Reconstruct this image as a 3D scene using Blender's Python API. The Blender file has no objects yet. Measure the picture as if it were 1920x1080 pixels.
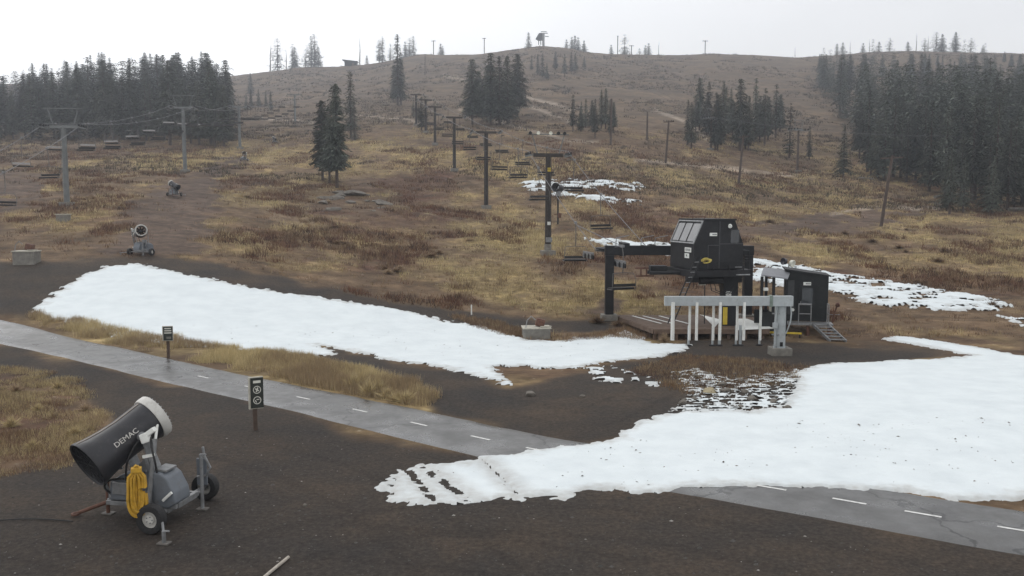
import bpy, bmesh, math, random
import numpy as np
from mathutils import Vector, Matrix

R = math.radians
random.seed(7)
rng = np.random.default_rng(11)
scene = bpy.context.scene
COL = scene.collection

# ------------------------------------------------------------------ camera
CAMZ = 6.5
F = 1660.0                       # focal length in pixels of a 1920 wide picture
PITCH = math.atan(150.0 / F)     # horizon sits 150 px above the middle
cam_d = bpy.data.cameras.new('camera')
cam_d.sensor_width = 36.0
cam_d.lens = 36.0 * F / 1920.0
cam_d.clip_start = 0.2
cam_d.clip_end = 4000
cam = bpy.data.objects.new('camera', cam_d)
cam.location = (0, 0, CAMZ)
cam.rotation_euler = (math.pi / 2 - PITCH, 0, 0)
COL.objects.link(cam)
scene.camera = cam

# ------------------------------------------------------------------ sky + sun (bright overcast, sun behind cloud, ahead and to the left)
SUN_EL, SUN_AZ = R(38), R(-42)          # azimuth measured from +Y towards +X
sun_dir = Vector((math.sin(SUN_AZ) * math.cos(SUN_EL), math.cos(SUN_AZ) * math.cos(SUN_EL), math.sin(SUN_EL)))
world = bpy.data.worlds.new('World')
scene.world = world
world.use_nodes = True
nt = world.node_tree
nt.nodes.clear()
out = nt.nodes.new('ShaderNodeOutputWorld')
bg = nt.nodes.new('ShaderNodeBackground')
bg.inputs['Strength'].default_value = 0.10
sky = nt.nodes.new('ShaderNodeTexSky')
sky.sky_type = 'NISHITA'
sky.sun_disc = False
sky.sun_elevation = SUN_EL
sky.sun_rotation = SUN_AZ
tc = nt.nodes.new('ShaderNodeTexCoord')
mp = nt.nodes.new('ShaderNodeMapping')
mp.inputs['Scale'].default_value = (1.0, 1.0, 2.6)
nz = nt.nodes.new('ShaderNodeTexNoise')
nz.inputs['Scale'].default_value = 2.1
nz.inputs['Detail'].default_value = 4
nz.inputs['Roughness'].default_value = 0.45
cr = nt.nodes.new('ShaderNodeValToRGB')
cr.color_ramp.elements[0].position = 0.30
cr.color_ramp.elements[0].color = (10.0, 10.0, 10.1, 1)
cr.color_ramp.elements[1].position = 0.68
cr.color_ramp.elements[1].color = (11.4, 11.4, 11.4, 1)
# cloud thins and brightens around the veiled sun
dot = nt.nodes.new('ShaderNodeVectorMath'); dot.operation = 'DOT_PRODUCT'
dot.inputs[1].default_value = sun_dir
mr = nt.nodes.new('ShaderNodeMapRange')
mr.interpolation_type = 'SMOOTHSTEP'
mr.inputs['From Min'].default_value = 0.45
mr.inputs['From Max'].default_value = 1.0
mr.inputs['To Min'].default_value = 1.0
mr.inputs['To Max'].default_value = 1.45
mul = nt.nodes.new('ShaderNodeVectorMath'); mul.operation = 'SCALE'
mix = nt.nodes.new('ShaderNodeMixRGB')
mix.inputs['Fac'].default_value = 0.93
L = nt.links.new
L(tc.outputs['Generated'], mp.inputs['Vector'])
L(mp.outputs['Vector'], nz.inputs['Vector'])
L(nz.outputs['Fac'], cr.inputs['Fac'])
L(tc.outputs['Generated'], dot.inputs[0])
L(dot.outputs['Value'], mr.inputs['Value'])
L(cr.outputs['Color'], mul.inputs[0])
L(mr.outputs['Result'], mul.inputs['Scale'])
L(sky.outputs['Color'], mix.inputs['Color1'])
L(mul.outputs['Vector'], mix.inputs['Color2'])
L(mix.outputs['Color'], bg.inputs['Color'])
L(bg.outputs['Background'], out.inputs['Surface'])

sd = bpy.data.lights.new('sun', 'SUN')
sd.energy = 0.5
sd.angle = R(25)
sd.color = (1.0, 0.96, 0.9)
so = bpy.data.objects.new('sun', sd)
so.rotation_euler = (-sun_dir).to_track_quat('-Z', 'Y').to_euler()
COL.objects.link(so)

scene.view_settings.view_transform = 'Standard'
scene.view_settings.look = 'None'
scene.view_settings.exposure = 0.0
scene.view_settings.gamma = 1.0
scene.render.resolution_x = 1024
scene.render.resolution_y = 576

# ------------------------------------------------------------------ numpy noise
def _hash(ix, iy, seed):
    n = (ix.astype(np.int64) * 374761393 + iy.astype(np.int64) * 668265263 + seed * 1442695041) & 0x7fffffff
    n = ((n ^ (n >> 13)) * 1274126177) & 0x7fffffff
    return ((n ^ (n >> 16)) & 0xffff) / 65535.0

def vnoise(x, y, seed=0):
    x = np.asarray(x, float); y = np.asarray(y, float)
    ix = np.floor(x); iy = np.floor(y)
    fx = x - ix; fy = y - iy
    fx = fx * fx * (3 - 2 * fx); fy = fy * fy * (3 - 2 * fy)
    a = _hash(ix, iy, seed); b = _hash(ix + 1, iy, seed)
    c = _hash(ix, iy + 1, seed); d = _hash(ix + 1, iy + 1, seed)
    return (a * (1 - fx) + b * fx) * (1 - fy) + (c * (1 - fx) + d * fx) * fy

def fbm(x, y, seed=0, oct=4, gain=0.5):
    s = 0; a = 1; t = 0
    x = np.asarray(x, float); y = np.asarray(y, float)
    for i in range(oct):
        s = s + a * vnoise(x * 2 ** i + 17.3 * i, y * 2 ** i - 9.1 * i, seed + i)
        t += a; a *= gain
    return s / t

def sstep(a, b, x):
    t = np.clip((np.asarray(x, float) - a) / (b - a), 0, 1)
    return t * t * (3 - 2 * t)

# ------------------------------------------------------------------ terrain height field (real heights, metres)
cp, sp = math.cos(PITCH), math.sin(PITCH)
def row_slope(r):
    v = (540.0 - np.asarray(r, float)) / F
    return (-sp + v * cp) / (cp + v * sp)

def _col(tbl):
    d = np.array([t[0] for t in tbl], float); s = row_slope(np.array([t[1] for t in tbl], float))
    return d, s
def _z0(d, z=0.0):
    return 540 - F * ((z - CAMZ) / d * cp + sp) / (cp - (z - CAMZ) / d * sp)
near = [(d, _z0(d)) for d in (3, 4, 5, 6, 8, 10, 12, 15, 18, 21, 24, 27)]
COLS = [
    (-0.50, near + [(30, _z0(30)), (36, _z0(36, .05)), (44, 627), (50, 563), (57, 497), (61, 474), (70, 432), (84, 386), (92, 366), (126, 316), (145, 298), (200, 262), (270, 225), (390, 178), (550, 97)]),
    (0.03, near + [(30, _z0(30, -.05)), (36, _z0(36, -.25)), (42, _z0(42, -.5)), (48, 635), (54, 588), (60, 545), (74, 478), (90, 430), (106, 395), (136, 325), (164, 270), (182, 245), (270, 200), (390, 150), (550, 97)]),
    (0.47, near + [(30, _z0(30, -.05)), (36, _z0(36, -.25)), (42, _z0(42, -.45)), (46, 640), (52, 602), (60, 560), (76, 500), (90, 460), (105, 423), (130, 383), (155, 345), (180, 305), (200, 280), (270, 225), (390, 160), (550, 97)]),
]
LD = np.linspace(math.log(2.5), math.log(560), 700)
def _smooth(a, n=23):
    k = np.hanning(n + 2)[1:-1]; k /= k.sum()
    p = np.concatenate([np.full(n // 2, a[0]) , a, np.full(n // 2, a[-1])])
    return np.convolve(p, k, 'valid')
PROF = []
for u0, t in COLS:
    d, s = _col(t)
    z = CAMZ + d * s
    zz = np.interp(np.exp(LD), d, z)
    PROF.append(_smooth(zz))
US = np.array([c[0] for c in COLS])
RIDGE_PX = [-1400, -600, 0, 200, 330, 450, 520, 560, 640, 690, 740, 790, 830, 900, 960, 1015, 1060, 1095, 1150, 1200, 1260, 1330, 1400, 1480, 1560, 1620, 1700, 1800, 1920, 2500, 3300]
RIDGE_R = [170, 165, 152, 148, 142, 136, 128, 122, 119, 116, 108, 97, 98, 97, 88, 81, 85, 93, 97, 98, 99, 96, 98, 103, 98, 92, 90, 93, 96, 100, 110]
YR = 550.0
def ground_z(X, Y):
    X = np.asarray(X, float); Y = np.asarray(Y, float)
    d = np.maximum(Y, 2.6)
    u = X / d
    ld = np.log(np.minimum(d, YR))
    z = [np.interp(ld, LD, p) for p in PROF]
    a = sstep(US[0], US[1], u); b = sstep(US[1], US[2], u)
    zz = np.where(u < US[1], z[0] * (1 - a) + z[1] * a, z[1] * (1 - b) + z[2] * b)
    px = 960 + u * F
    dr = row_slope(np.interp(px, RIDGE_PX, RIDGE_R)) - row_slope(97.0)
    dm = np.minimum(d, YR)
    zz = zz + dr * dm * sstep(210, YR, dm) 
    # beyond the crest the ground falls away
    zz = zz - np.where(d > YR, 0.28 * (d - YR) * sstep(YR, YR + 60, d) , 0)
    # unevenness grows up the hill
    amp = 0.02 + 0.5 * sstep(55, 140, d) + 1.6 * sstep(180, 420, d) * (1 - sstep(470, 545, d))
    zz = zz + amp * (fbm(X / 14, Y / 14, 3, 3) - 0.5) * 1.4
    zz = zz + (0.03 + 0.55 * sstep(55, 110, d)) * (fbm(X / 3.1, Y / 3.1, 5, 3) - 0.5) * sstep(30, 60, d)
    zz = zz + 0.40 * (fbm(X / 1.3, Y / 1.3, 51, 3) - 0.5) * sstep(62, 82, d)
    return zz
def gz(x, y):
    return float(ground_z(np.array([x]), np.array([y]))[0])

def ray(px, py):
    v = (540.0 - py) / F
    return Vector(((px - 960.0) / F, cp + v * sp, -sp + v * cp))
def P(px, py, Y):
    d = ray(px, py)
    t = Y / d.y
    return Vector((d.x * t, Y, CAMZ + d.z * t))
_YS = np.exp(np.linspace(math.log(4), math.log(575), 1600))
def G(px, py):
    d = ray(px, py)
    X = d.x / d.y * _YS; Z = CAMZ + d.z / d.y * _YS
    g = ground_z(X, _YS)
    w = np.nonzero(Z < g)[0]
    i = int(w[0]) if len(w) else len(_YS) - 1
    i = max(i, 1)
    a0 = Z[i - 1] - g[i - 1]; a1 = Z[i] - g[i]
    f = 0.5 if a0 == a1 else a0 / (a0 - a1)
    Y = _YS[i - 1] + (_YS[i] - _YS[i - 1]) * min(max(f, 0), 1)
    x = d.x / d.y * Y
    return Vector((x, Y, gz(x, Y)))
def project(X, Y, Z):
    xr = X; dz = Z - CAMZ
    fw = Y * cp - dz * sp
    up = Y * sp + dz * cp
    return 960 + F * xr / fw, 540 - F * up / fw

# ------------------------------------------------------------------ materials
MATS = {}
def mat(name, col, rough=0.7, metal=0.0, var=0.18, scale=6.0, bump=0.0, bscale=40.0, spec=0.4, coords='Object', dirt=None, dirt_amt=0.0):
    if name in MATS: return MATS[name]
    m = bpy.data.materials.new(name); m.use_nodes = True
    n = m.node_tree; b = n.nodes['Principled BSDF']
    b.inputs['Roughness'].default_value = rough
    b.inputs['Metallic'].default_value = metal
    b.inputs['Specular IOR Level'].default_value = spec
    t = n.nodes.new('ShaderNodeTexCoord')
    x = n.nodes.new('ShaderNodeTexNoise'); x.inputs['Scale'].default_value = scale; x.inputs['Detail'].default_value = 5
    r = n.nodes.new('ShaderNodeValToRGB')
    r.color_ramp.elements[0].position = 0.3; r.color_ramp.elements[1].position = 0.7
    r.color_ramp.elements[0].color = tuple(c * (1 - var) for c in col) + (1,)
    r.color_ramp.elements[1].color = tuple(min(c * (1 + var), 1) for c in col) + (1,)
    n.links.new(t.outputs[coords], x.inputs['Vector'])
    n.links.new(x.outputs['Fac'], r.inputs['Fac'])
    last = r.outputs['Color']
    if dirt:
        x2 = n.nodes.new('ShaderNodeTexNoise'); x2.inputs['Scale'].default_value = scale * 2.3; x2.inputs['Detail'].default_value = 7
        x2.inputs['Roughness'].default_value = 0.7
        n.links.new(t.outputs[coords], x2.inputs['Vector'])
        rr = n.nodes.new('ShaderNodeMapRange'); rr.inputs['From Min'].default_value = 0.52; rr.inputs['From Max'].default_value = 0.72
        rr.inputs['To Max'].default_value = dirt_amt
        n.links.new(x2.outputs['Fac'], rr.inputs['Value'])
        mx = n.nodes.new('ShaderNodeMixRGB'); mx.inputs['Color2'].default_value = tuple(dirt) + (1,)
        n.links.new(rr.outputs['Result'], mx.inputs['Fac']); n.links.new(last, mx.inputs['Color1'])
        last = mx.outputs['Color']
    n.links.new(last, b.inputs['Base Color'])
    if bump:
        y = n.nodes.new('ShaderNodeTexNoise'); y.inputs['Scale'].default_value = bscale; y.inputs['Detail'].default_value = 4
        n.links.new(t.outputs[coords], y.inputs['Vector'])
        bp = n.nodes.new('ShaderNodeBump'); bp.inputs['Strength'].default_value = bump; bp.inputs['Distance'].default_value = 0.03
        n.links.new(y.outputs['Fac'], bp.inputs['Height'])
        n.links.new(bp.outputs['Normal'], b.inputs['Normal'])
    MATS[name] = m
    return m

DIRT = (0.10, 0.085, 0.07)
M_char = mat('charcoal_paint', (0.013, 0.0135, 0.0155), 0.6, 0.0, 0.35, 1.5, dirt=(0.045, 0.04, 0.036), dirt_amt=0.4, spec=0.25)
M_black = mat('black_plastic', (0.022, 0.022, 0.026), 0.42, 0.0, 0.25, 3, bump=0.05, bscale=12, dirt=(0.08, 0.075, 0.07), dirt_amt=0.4)
M_galv = mat('galvanised_steel', (0.23, 0.235, 0.24), 0.5, 0.4, 0.25, 5, dirt=(0.10, 0.09, 0.08), dirt_amt=0.6)
M_gate = mat('grey_gate_paint', (0.36, 0.39, 0.40), 0.55, 0.0, 0.1, 3, dirt=(0.22, 0.21, 0.19), dirt_amt=0.5)
M_white = mat('white_paint', (0.72, 0.73, 0.70), 0.5, 0.0, 0.08, 4, dirt=(0.4, 0.37, 0.32), dirt_amt=0.5)
M_ring = mat('pale_grey_ring', (0.50, 0.49, 0.46), 0.5, 0.0, 0.12, 3, dirt=(0.22, 0.2, 0.17), dirt_amt=0.5)
M_cover = mat('grey_blue_cover', (0.135, 0.15, 0.17), 0.5, 0.0, 0.12, 3, dirt=(0.12, 0.11, 0.1), dirt_amt=0.5)
M_rust = mat('rusty_steel', (0.12, 0.06, 0.042), 0.8, 0.1, 0.3, 8)
M_rubber = mat('tyre_rubber', (0.018, 0.018, 0.019), 0.75, 0.0, 0.3, 20, dirt=(0.07, 0.06, 0.05), dirt_amt=0.5)
M_yellow = mat('yellow_sheath', (0.50, 0.29, 0.03), 0.55, 0.0, 0.2, 9, dirt=(0.2, 0.13, 0.04), dirt_amt=0.5)
M_yelsafe = mat('safety_yellow', (0.52, 0.38, 0.04), 0.55, 0.0, 0.15, 4)
M_wood = mat('weathered_plank', (0.125, 0.085, 0.062), 0.85, 0.0, 0.3, 3, bump=0.3, bscale=20)
M_pole = mat('creosoted_pole', (0.075, 0.055, 0.045), 0.85, 0.0, 0.3, 3)
M_brownpost = mat('brown_post', (0.08, 0.055, 0.042), 0.8, 0.0, 0.2, 6)
M_tower = mat('dark_brown_tower_paint', (0.024, 0.019, 0.016), 0.6, 0.0, 0.3, 1.2, dirt=(0.12, 0.1, 0.08), dirt_amt=0.5)
M_conc = mat('concrete', (0.19, 0.18, 0.16), 0.9, 0.0, 0.25, 4, bump=0.25, bscale=25, dirt=(0.13, 0.12, 0.1), dirt_amt=0.6)
M_glass = mat('grey_window_glass', (0.17, 0.17, 0.17), 0.22, 0.0, 0.15, 1.5, spec=0.7)  # even grey panes, paler than the dark glass
M_dglass = mat('dark_window_glass', (0.03, 0.033, 0.037), 0.12, 0.0, 0.15, 1.5, spec=0.6)
M_sign = mat('sign_dark_green', (0.02, 0.024, 0.02), 0.5, 0.0, 0.15, 6)
M_pale = mat('pale_timber', (0.42, 0.40, 0.34), 0.8, 0.0, 0.2, 6)
M_shed = mat('shed_charcoal', (0.017, 0.019, 0.020), 0.7, 0.0, 0.25, 2, spec=0.25, dirt=(0.05, 0.05, 0.048), dirt_amt=0.5)
M_greyroof = mat('grey_roof_sheet', (0.19, 0.195, 0.21), 0.5, 0.2, 0.12, 3)
M_trunk = mat('conifer_bark', (0.075, 0.055, 0.045), 0.95, 0.0, 0.3, 4)
M_snag = mat('dead_grey_wood', (0.20, 0.18, 0.16), 0.95, 0.0, 0.3, 4)
M_rock = mat('granite_rock', (0.155, 0.14, 0.12), 0.9, 0.0, 0.35, 2.5, bump=0.5, bscale=9, dirt=(0.09, 0.08, 0.07), dirt_amt=0.7)
M_chair = mat('chair_dark', (0.014, 0.0125, 0.0125), 0.55, 0.0, 0.25, 5)
M_chairlit = mat('chair_lit_backrest', (0.30, 0.29, 0.285), 0.5, 0.0, 0.1, 5)  # chair backrest again, with its lit look put into the colour
M_rope = mat('steel_rope', (0.16, 0.16, 0.17), 0.5, 0.4, 0.1, 5)
M_light = mat('lamp_lens', (0.6, 0.6, 0.52), 0.3, 0.0, 0.1, 9)
M_tarp = mat('tan_mat', (0.17, 0.13, 0.10), 0.9, 0.0, 0.2, 3)

# ------------------------------------------------------------------ mesh helpers
class MB:
    def __init__(s): s.v = []; s.f = []; s.smooth = False
    def add(s, vs, fs):
        o = len(s.v); s.v += [tuple(p) for p in vs]; s.f += [tuple(i + o for i in f) for f in fs]; return s
    def box(s, c, size, rot=None, taper=1.0):
        hx, hy, hz = [a / 2 for a in size]
        pts = []
        for z, k in ((-hz, 1), (hz, taper)):
            for x, y in ((-hx, -hy), (hx, -hy), (hx, hy), (-hx, hy)):
                p = Vector((x * k, y * k, z))
                if rot is not None: p = rot @ p
                pts.append(p + Vector(c))
        return s.add(pts, [(3, 2, 1, 0), (4, 5, 6, 7), (0, 1, 5, 4), (1, 2, 6, 5), (2, 3, 7, 6), (3, 0, 4, 7)])
    def bbox(s, c, size, bev=0.02, rot=None):
        bm = bmesh.new()
        bmesh.ops.create_cube(bm, size=1)
        bmesh.ops.scale(bm, vec=size, verts=bm.verts)
        bmesh.ops.bevel(bm, geom=bm.edges[:], offset=bev, segments=2, affect='EDGES', profile=0.7)
        if rot is not None: bmesh.ops.rotate(bm, matrix=rot, verts=bm.verts)
        bm.verts.index_update()
        vs = [v.co + Vector(c) for v in bm.verts]; fs = [tuple(v.index for v in f.verts) for f in bm.faces]
        bm.free()
        return s.add(vs, fs)
    def tube(s, pts, r, n=8, caps=True):
        pts = [Vector(p) for p in pts]
        rs = r if isinstance(r, (list, tuple)) else [r] * len(pts)
        rings = []; up = None
        for i, p in enumerate(pts):
            d = (pts[min(i + 1, len(pts) - 1)] - pts[max(i - 1, 0)])
            if d.length < 1e-9: d = Vector((0, 0, 1))
            d.normalize()
            if up is None:
                up = Vector((0, 0, 1)) if abs(d.z) < 0.9 else Vector((1, 0, 0))
            a = d.cross(up)
            if a.length < 1e-6: a = d.cross(Vector((0.3, 1, 0.2)))
            a.normalize(); b = a.cross(d).normalized(); up = b
            rings.append([p + (a * math.cos(2 * math.pi * k / n) + b * math.sin(2 * math.pi * k / n)) * rs[i] for k in range(n)])
        vs = [q for ring in rings for q in ring]; fs = []
        for i in range(len(rings) - 1):
            for k in range(n):
                fs.append((i * n + k, i * n + (k + 1) % n, (i + 1) * n + (k + 1) % n, (i + 1) * n + k))
        if caps:
            fs.append(tuple(range(n - 1, -1, -1))); fs.append(tuple((len(rings) - 1) * n + k for k in range(n)))
        return s.add(vs, fs)
    def lathe(s, prof, origin, axis, n=28, closed=False):
        ax = Vector(axis).normalized()
        a = ax.cross(Vector((0, 0, 1)))
        if a.length < 1e-4: a = Vector((1, 0, 0))
        a.normalize(); b = a.cross(ax).normalized()
        o = Vector(origin); vs = []; fs = []
        for (t, r) in prof:
            for k in range(n):
                q = 2 * math.pi * k / n
                vs.append(o + ax * t + (a * math.cos(q) + b * math.sin(q)) * r)
        m = len(prof)
        for i in range(m if closed else m - 1):
            j = (i + 1) % m
            for k in range(n):
                fs.append((i * n + k, j * n + k, j * n + (k + 1) % n, i * n + (k + 1) % n))
        return s.add(vs, fs)
    def prism(s, poly, d):          # poly: list of 3D points, extruded by vector d
        n = len(poly); d = Vector(d)
        vs = [Vector(p) for p in poly] + [Vector(p) + d for p in poly]
        fs = [tuple(range(n - 1, -1, -1)), tuple(range(n, 2 * n))] + [(i, (i + 1) % n, n + (i + 1) % n, n + i) for i in range(n)]
        return s.add(vs, fs)
    def mesh(s, name, smooth=False):
        me = bpy.data.meshes.new(name); me.from_pydata(s.v, [], s.f)
        me.update()
        bm = bmesh.new(); bm.from_mesh(me); bmesh.ops.recalc_face_normals(bm, faces=bm.faces); bm.to_mesh(me); bm.free()
        if smooth:
            for p in me.polygons: p.use_smooth = True
            try: me.set_sharp_from_angle(angle=R(40))
            except Exception: pass
        return me
    def build(s, name, m, parent=None, smooth=False):
        me = s.mesh(name, smooth); me.materials.append(m)
        o = bpy.data.objects.new(name, me); COL.objects.link(o)
        if parent is not None: o.parent = parent
        return o
def tag(o, label=None, cat=None, group=None, kind=None):
    if label: o['label'] = label
    if cat: o['category'] = cat
    if group: o['group'] = group
    if kind: o['kind'] = kind
    return o
def empty(name, loc=(0, 0, 0), rz=0.0, label=None, cat=None, group=None):
    o = bpy.data.objects.new(name, None); COL.objects.link(o)
    o.location = loc; o.rotation_euler = (0, 0, rz); o.empty_display_size = 0.2
    return tag(o, label, cat, group)
def copy_tree(o, parent=None):
    c = o.copy(); COL.objects.link(c); c.parent = parent
    for ch in o.children: copy_tree(ch, c)
    return c
def np_mesh(name, V, Fc, nper=4, smooth=True, attrs=None, m=None):
    me = bpy.data.meshes.new(name)
    nf = len(Fc)
    me.vertices.add(len(V)); me.loops.add(nf * nper); me.polygons.add(nf)
    me.vertices.foreach_set('co', np.ascontiguousarray(V, dtype=np.float32).ravel())
    me.loops.foreach_set('vertex_index', np.ascontiguousarray(Fc, dtype=np.int32).ravel())
    me.polygons.foreach_set('loop_start', np.arange(0, nf * nper, nper, dtype=np.int32))
    me.polygons.foreach_set('loop_total', np.full(nf, nper, dtype=np.int32))
    me.polygons.foreach_set('use_smooth', np.full(nf, smooth, dtype=bool))
    me.update(calc_edges=True)
    for k, (typ, data) in (attrs or {}).items():
        at = me.attributes.new(k, typ, 'POINT')
        at.data.foreach_set('color' if typ == 'FLOAT_COLOR' else 'value', np.ascontiguousarray(data, dtype=np.float32).ravel())
    if m: me.materials.append(m)
    return me
def link(name, me, parent=None):
    o = bpy.data.objects.new(name, me); COL.objects.link(o)
    if parent: o.parent = parent
    return o
def text_mesh(s, size, depth=0.004):
    c = bpy.data.curves.new('t', 'FONT'); c.body = s; c.size = size; c.extrude = depth; c.align_x = 'CENTER'; c.align_y = 'CENTER'; c.resolution_u = 3
    o = bpy.data.objects.new('t', c); COL.objects.link(o)
    dg = bpy.context.evaluated_depsgraph_get()
    me = bpy.data.meshes.new_from_object(o.evaluated_get(dg))
    bpy.data.objects.remove(o); bpy.data.curves.remove(c)
    return me
def text_obj(name, s, size, m, matrix, parent=None, depth=0.004, sx=1.0):
    me = text_mesh(s, size, depth); me.transform(Matrix.Diagonal((sx, 1, 1, 1))); me.transform(matrix); me.materials.clear(); me.materials.append(m)
    return link(name, me, parent)
def basis(x, y, z, o):
    return Matrix(((x.x, y.x, z.x, o.x), (x.y, y.y, z.y, o.y), (x.z, y.z, z.z, o.z), (0, 0, 0, 1)))

# ------------------------------------------------------------------ polygons on the ground (soft masks)
def poly_sd(px, py, poly):
    """signed distance to a polygon, positive inside"""
    poly = np.array(poly, float)
    inside = np.zeros(px.shape, bool); best = np.full(px.shape, 1e9)
    n = len(poly)
    for i in range(n):
        x1, y1 = poly[i]; x2, y2 = poly[(i + 1) % n]
        c = ((y1 > py) != (y2 > py)) & (px < (x2 - x1) * (py - y1) / ((y2 - y1) if y2 != y1 else 1e-9) + x1)
        inside ^= c
        dx, dy = x2 - x1, y2 - y1
        t = np.clip(((px - x1) * dx + (py - y1) * dy) / (dx * dx + dy * dy + 1e-12), 0, 1)
        best = np.minimum(best, np.hypot(px - x1 - t * dx, py - y1 - t * dy))
    return np.where(inside, best, -best)

GRAVEL = [
    [(2800, 1700), (-900, 1700), (-900, 930), (0, 890), (110, 872), (190, 835), (215, 790), (130, 725), (60, 692), (-300, 690), (-300, 600), (0, 650), (200, 695), (400, 735), (560, 780), (900, 850), (1300, 915), (2800, 1120)],
    [(560, 672), (640, 655), (720, 672), (860, 695), (960, 722), (1080, 695), (1230, 665), (1300, 640), (1480, 640), (1640, 650), (1800, 660), (1560, 695), (1480, 760), (1250, 790), (1180, 810), (1100, 845), (1000, 820), (830, 775), (770, 735), (650, 702)],
    [(-500, 505), (100, 490), (250, 478), (330, 480), (420, 500), (640, 545), (800, 575), (1000, 598), (1150, 592), (1140, 622), (950, 628), (800, 605), (640, 580), (400, 560), (250, 520), (150, 530), (60, 585), (-500, 600)],
]
DIRT_P = [
    [(190, 485), (360, 485), (390, 430), (410, 380), (400, 330), (470, 300), (450, 290), (360, 325), (300, 350), (240, 400)],
    [(-200, 325), (60, 325), (90, 350), (60, 390), (-200, 400)],
    [(1290, 430), (1480, 405), (1640, 395), (1760, 385), (1640, 425), (1480, 440), (1330, 445)],
    [(560, 600), (900, 640), (1150, 600), (1150, 580), (900, 605), (700, 580)],
]
GOLD = [
    [(0, 385), (120, 378), (235, 390), (200, 420), (90, 430), (0, 440)],
    [(430, 270), (600, 275), (590, 300), (480, 330), (420, 310)],
    [(250, 290), (440, 285), (430, 310), (260, 320)],
    [(520, 500), (640, 470), (790, 430), (830, 450), (700, 470), (640, 515), (560, 520)],
    [(780, 470), (900, 440), (1000, 420), (1050, 460), (1130, 500), (1135, 592), (1000, 592), (930, 560), (850, 540), (760, 520)],
    [(850, 350), (890, 350), (900, 420), (880, 430), (840, 390)],
    [(640, 260), (760, 270), (900, 290), (1200, 300), (1330, 330), (1250, 350), (1100, 320), (900, 330), (760, 300)],
    [(1270, 330), (1500, 350), (1750, 400), (1750, 450), (1600, 460), (1400, 440), (1250, 400)],
    [(1420, 450), (1700, 470), (1920, 440), (1920, 520), (1700, 520), (1560, 490)],
    [(1150, 520), (1260, 540), (1260, 590), (1150, 585)],
    [(1760, 600), (1960, 610), (1960, 650), (1800, 640)],
    [(40, 590), (200, 612), (430, 650), (560, 670), (650, 690), (800, 745), (800, 765), (640, 735), (480, 695), (300, 660), (100, 610)],
]
REDDISH = [
    [(620, 480), (760, 470), (770, 495), (640, 505)], [(460, 430), (560, 425), (590, 450), (520, 465)], [(580, 405), (800, 390), (870, 400), (830, 430), (640, 440)],
    [(690, 330), (840, 320), (860, 370), (760, 385)], [(1170, 395), (1300, 400), (1270, 440), (1120, 435)], [(1420, 480), (1700, 520), (1920, 530), (1920, 560), (1650, 540), (1430, 500)],
    [(-200, 690), (60, 690), (180, 760), (190, 840), (60, 880), (-200, 900)], [(1180, 680), (1420, 670), (1460, 720), (1360, 760), (1250, 740)],
]
def _band(pts, w):
    return [(x, y - w) for x, y in pts] + [(x, y + w) for x, y in pts[::-1]]
TRAILS = [_band([(830, 140), (905, 160), (960, 190), (1010, 205), (1078, 232)], 3.0), _band([(860, 205), (960, 235), (1060, 262), (1130, 268)], 2.5), _band([(975, 180), (1040, 195), (1075, 208)], 2.5),
          _band([(1225, 205), (1290, 230), (1330, 265)], 3.0), _band([(1560, 400), (1640, 388), (1760, 392)], 2.5), _band([(470, 222), (560, 226), (590, 232)], 2.0), _band([(620, 214), (760, 222), (800, 235)], 2.0), _band([(1190, 300), (1330, 312), (1500, 330)], 3.0)]
def masks(X, Y, Z):
    px, py = project(X, Y, Z)
    wob = (fbm(X / 2.2, Y / 2.2, 21, 3) - 0.5)
    sc = np.clip(900 / np.maximum(Y, 8), 3, 60)      # pixel softness
    def soft(polys, w=1.0, wk=1.6):
        m = np.zeros(px.shape)
        for p in polys:
            m = np.maximum(m, sstep(-0.35, 0.35, poly_sd(px, py, p) / (sc * w) + wob * wk))
        return m
    g = soft(GRAVEL)
    dt = soft(DIRT_P, 2.2, 3.6)
    go = soft(GOLD, 1.8, 3.2)
    rd = soft(REDDISH, 1.8, 3.2)
    n1 = fbm(X / 9.0, Y / 14.0, 31, 4)
    far = sstep(150, 240, Y)
    n3 = fbm(X / 3.2, Y / 5.0, 35, 4)
    gold = np.clip(0.48 * go + 1.7 * (n1 - 0.47) * (1 - 0.55 * far) + 1.5 * (n3 - 0.5) + 0.06, 0, 1) * (1 - 0.55 * rd) * (1 - 0.75 * far)
    gold *= (1 - g) * (1 - 0.85 * dt)
    red = np.clip(rd * 0.9 + 1.6 * (fbm(X / 11, Y / 11, 41, 3) - 0.52), 0, 1) * (1 - g) * (1 - 0.5 * far)
    global TRAIL_M
    TRAIL_M = soft(TRAILS, 0.55) * (0.6 + 0.4 * fbm(X / 6, Y / 6, 93, 3))
    return gold, np.maximum(g, 0), red, dt * (1 - g)

# ------------------------------------------------------------------ ground sheet
NU, ND = 560, 640
uu = np.tan(np.linspace(-R(53), R(53), NU))
dd = np.exp(np.linspace(math.log(3.5), math.log(690), ND))
U, D = np.meshgrid(uu, dd)
X = U * D; Y = D
Z = ground_z(X, Y)
gold, grav, red, dirtm = masks(X, Y, Z)
# small tussock relief where grass grows
V = np.stack([X.ravel(), Y.ravel(), Z.ravel()], 1)
ii = (np.arange(ND - 1)[:, None] * NU + np.arange(NU - 1)[None, :]).ravel()
Fc = np.stack([ii, ii + 1, ii + NU + 1, ii + NU], 1)

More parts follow.
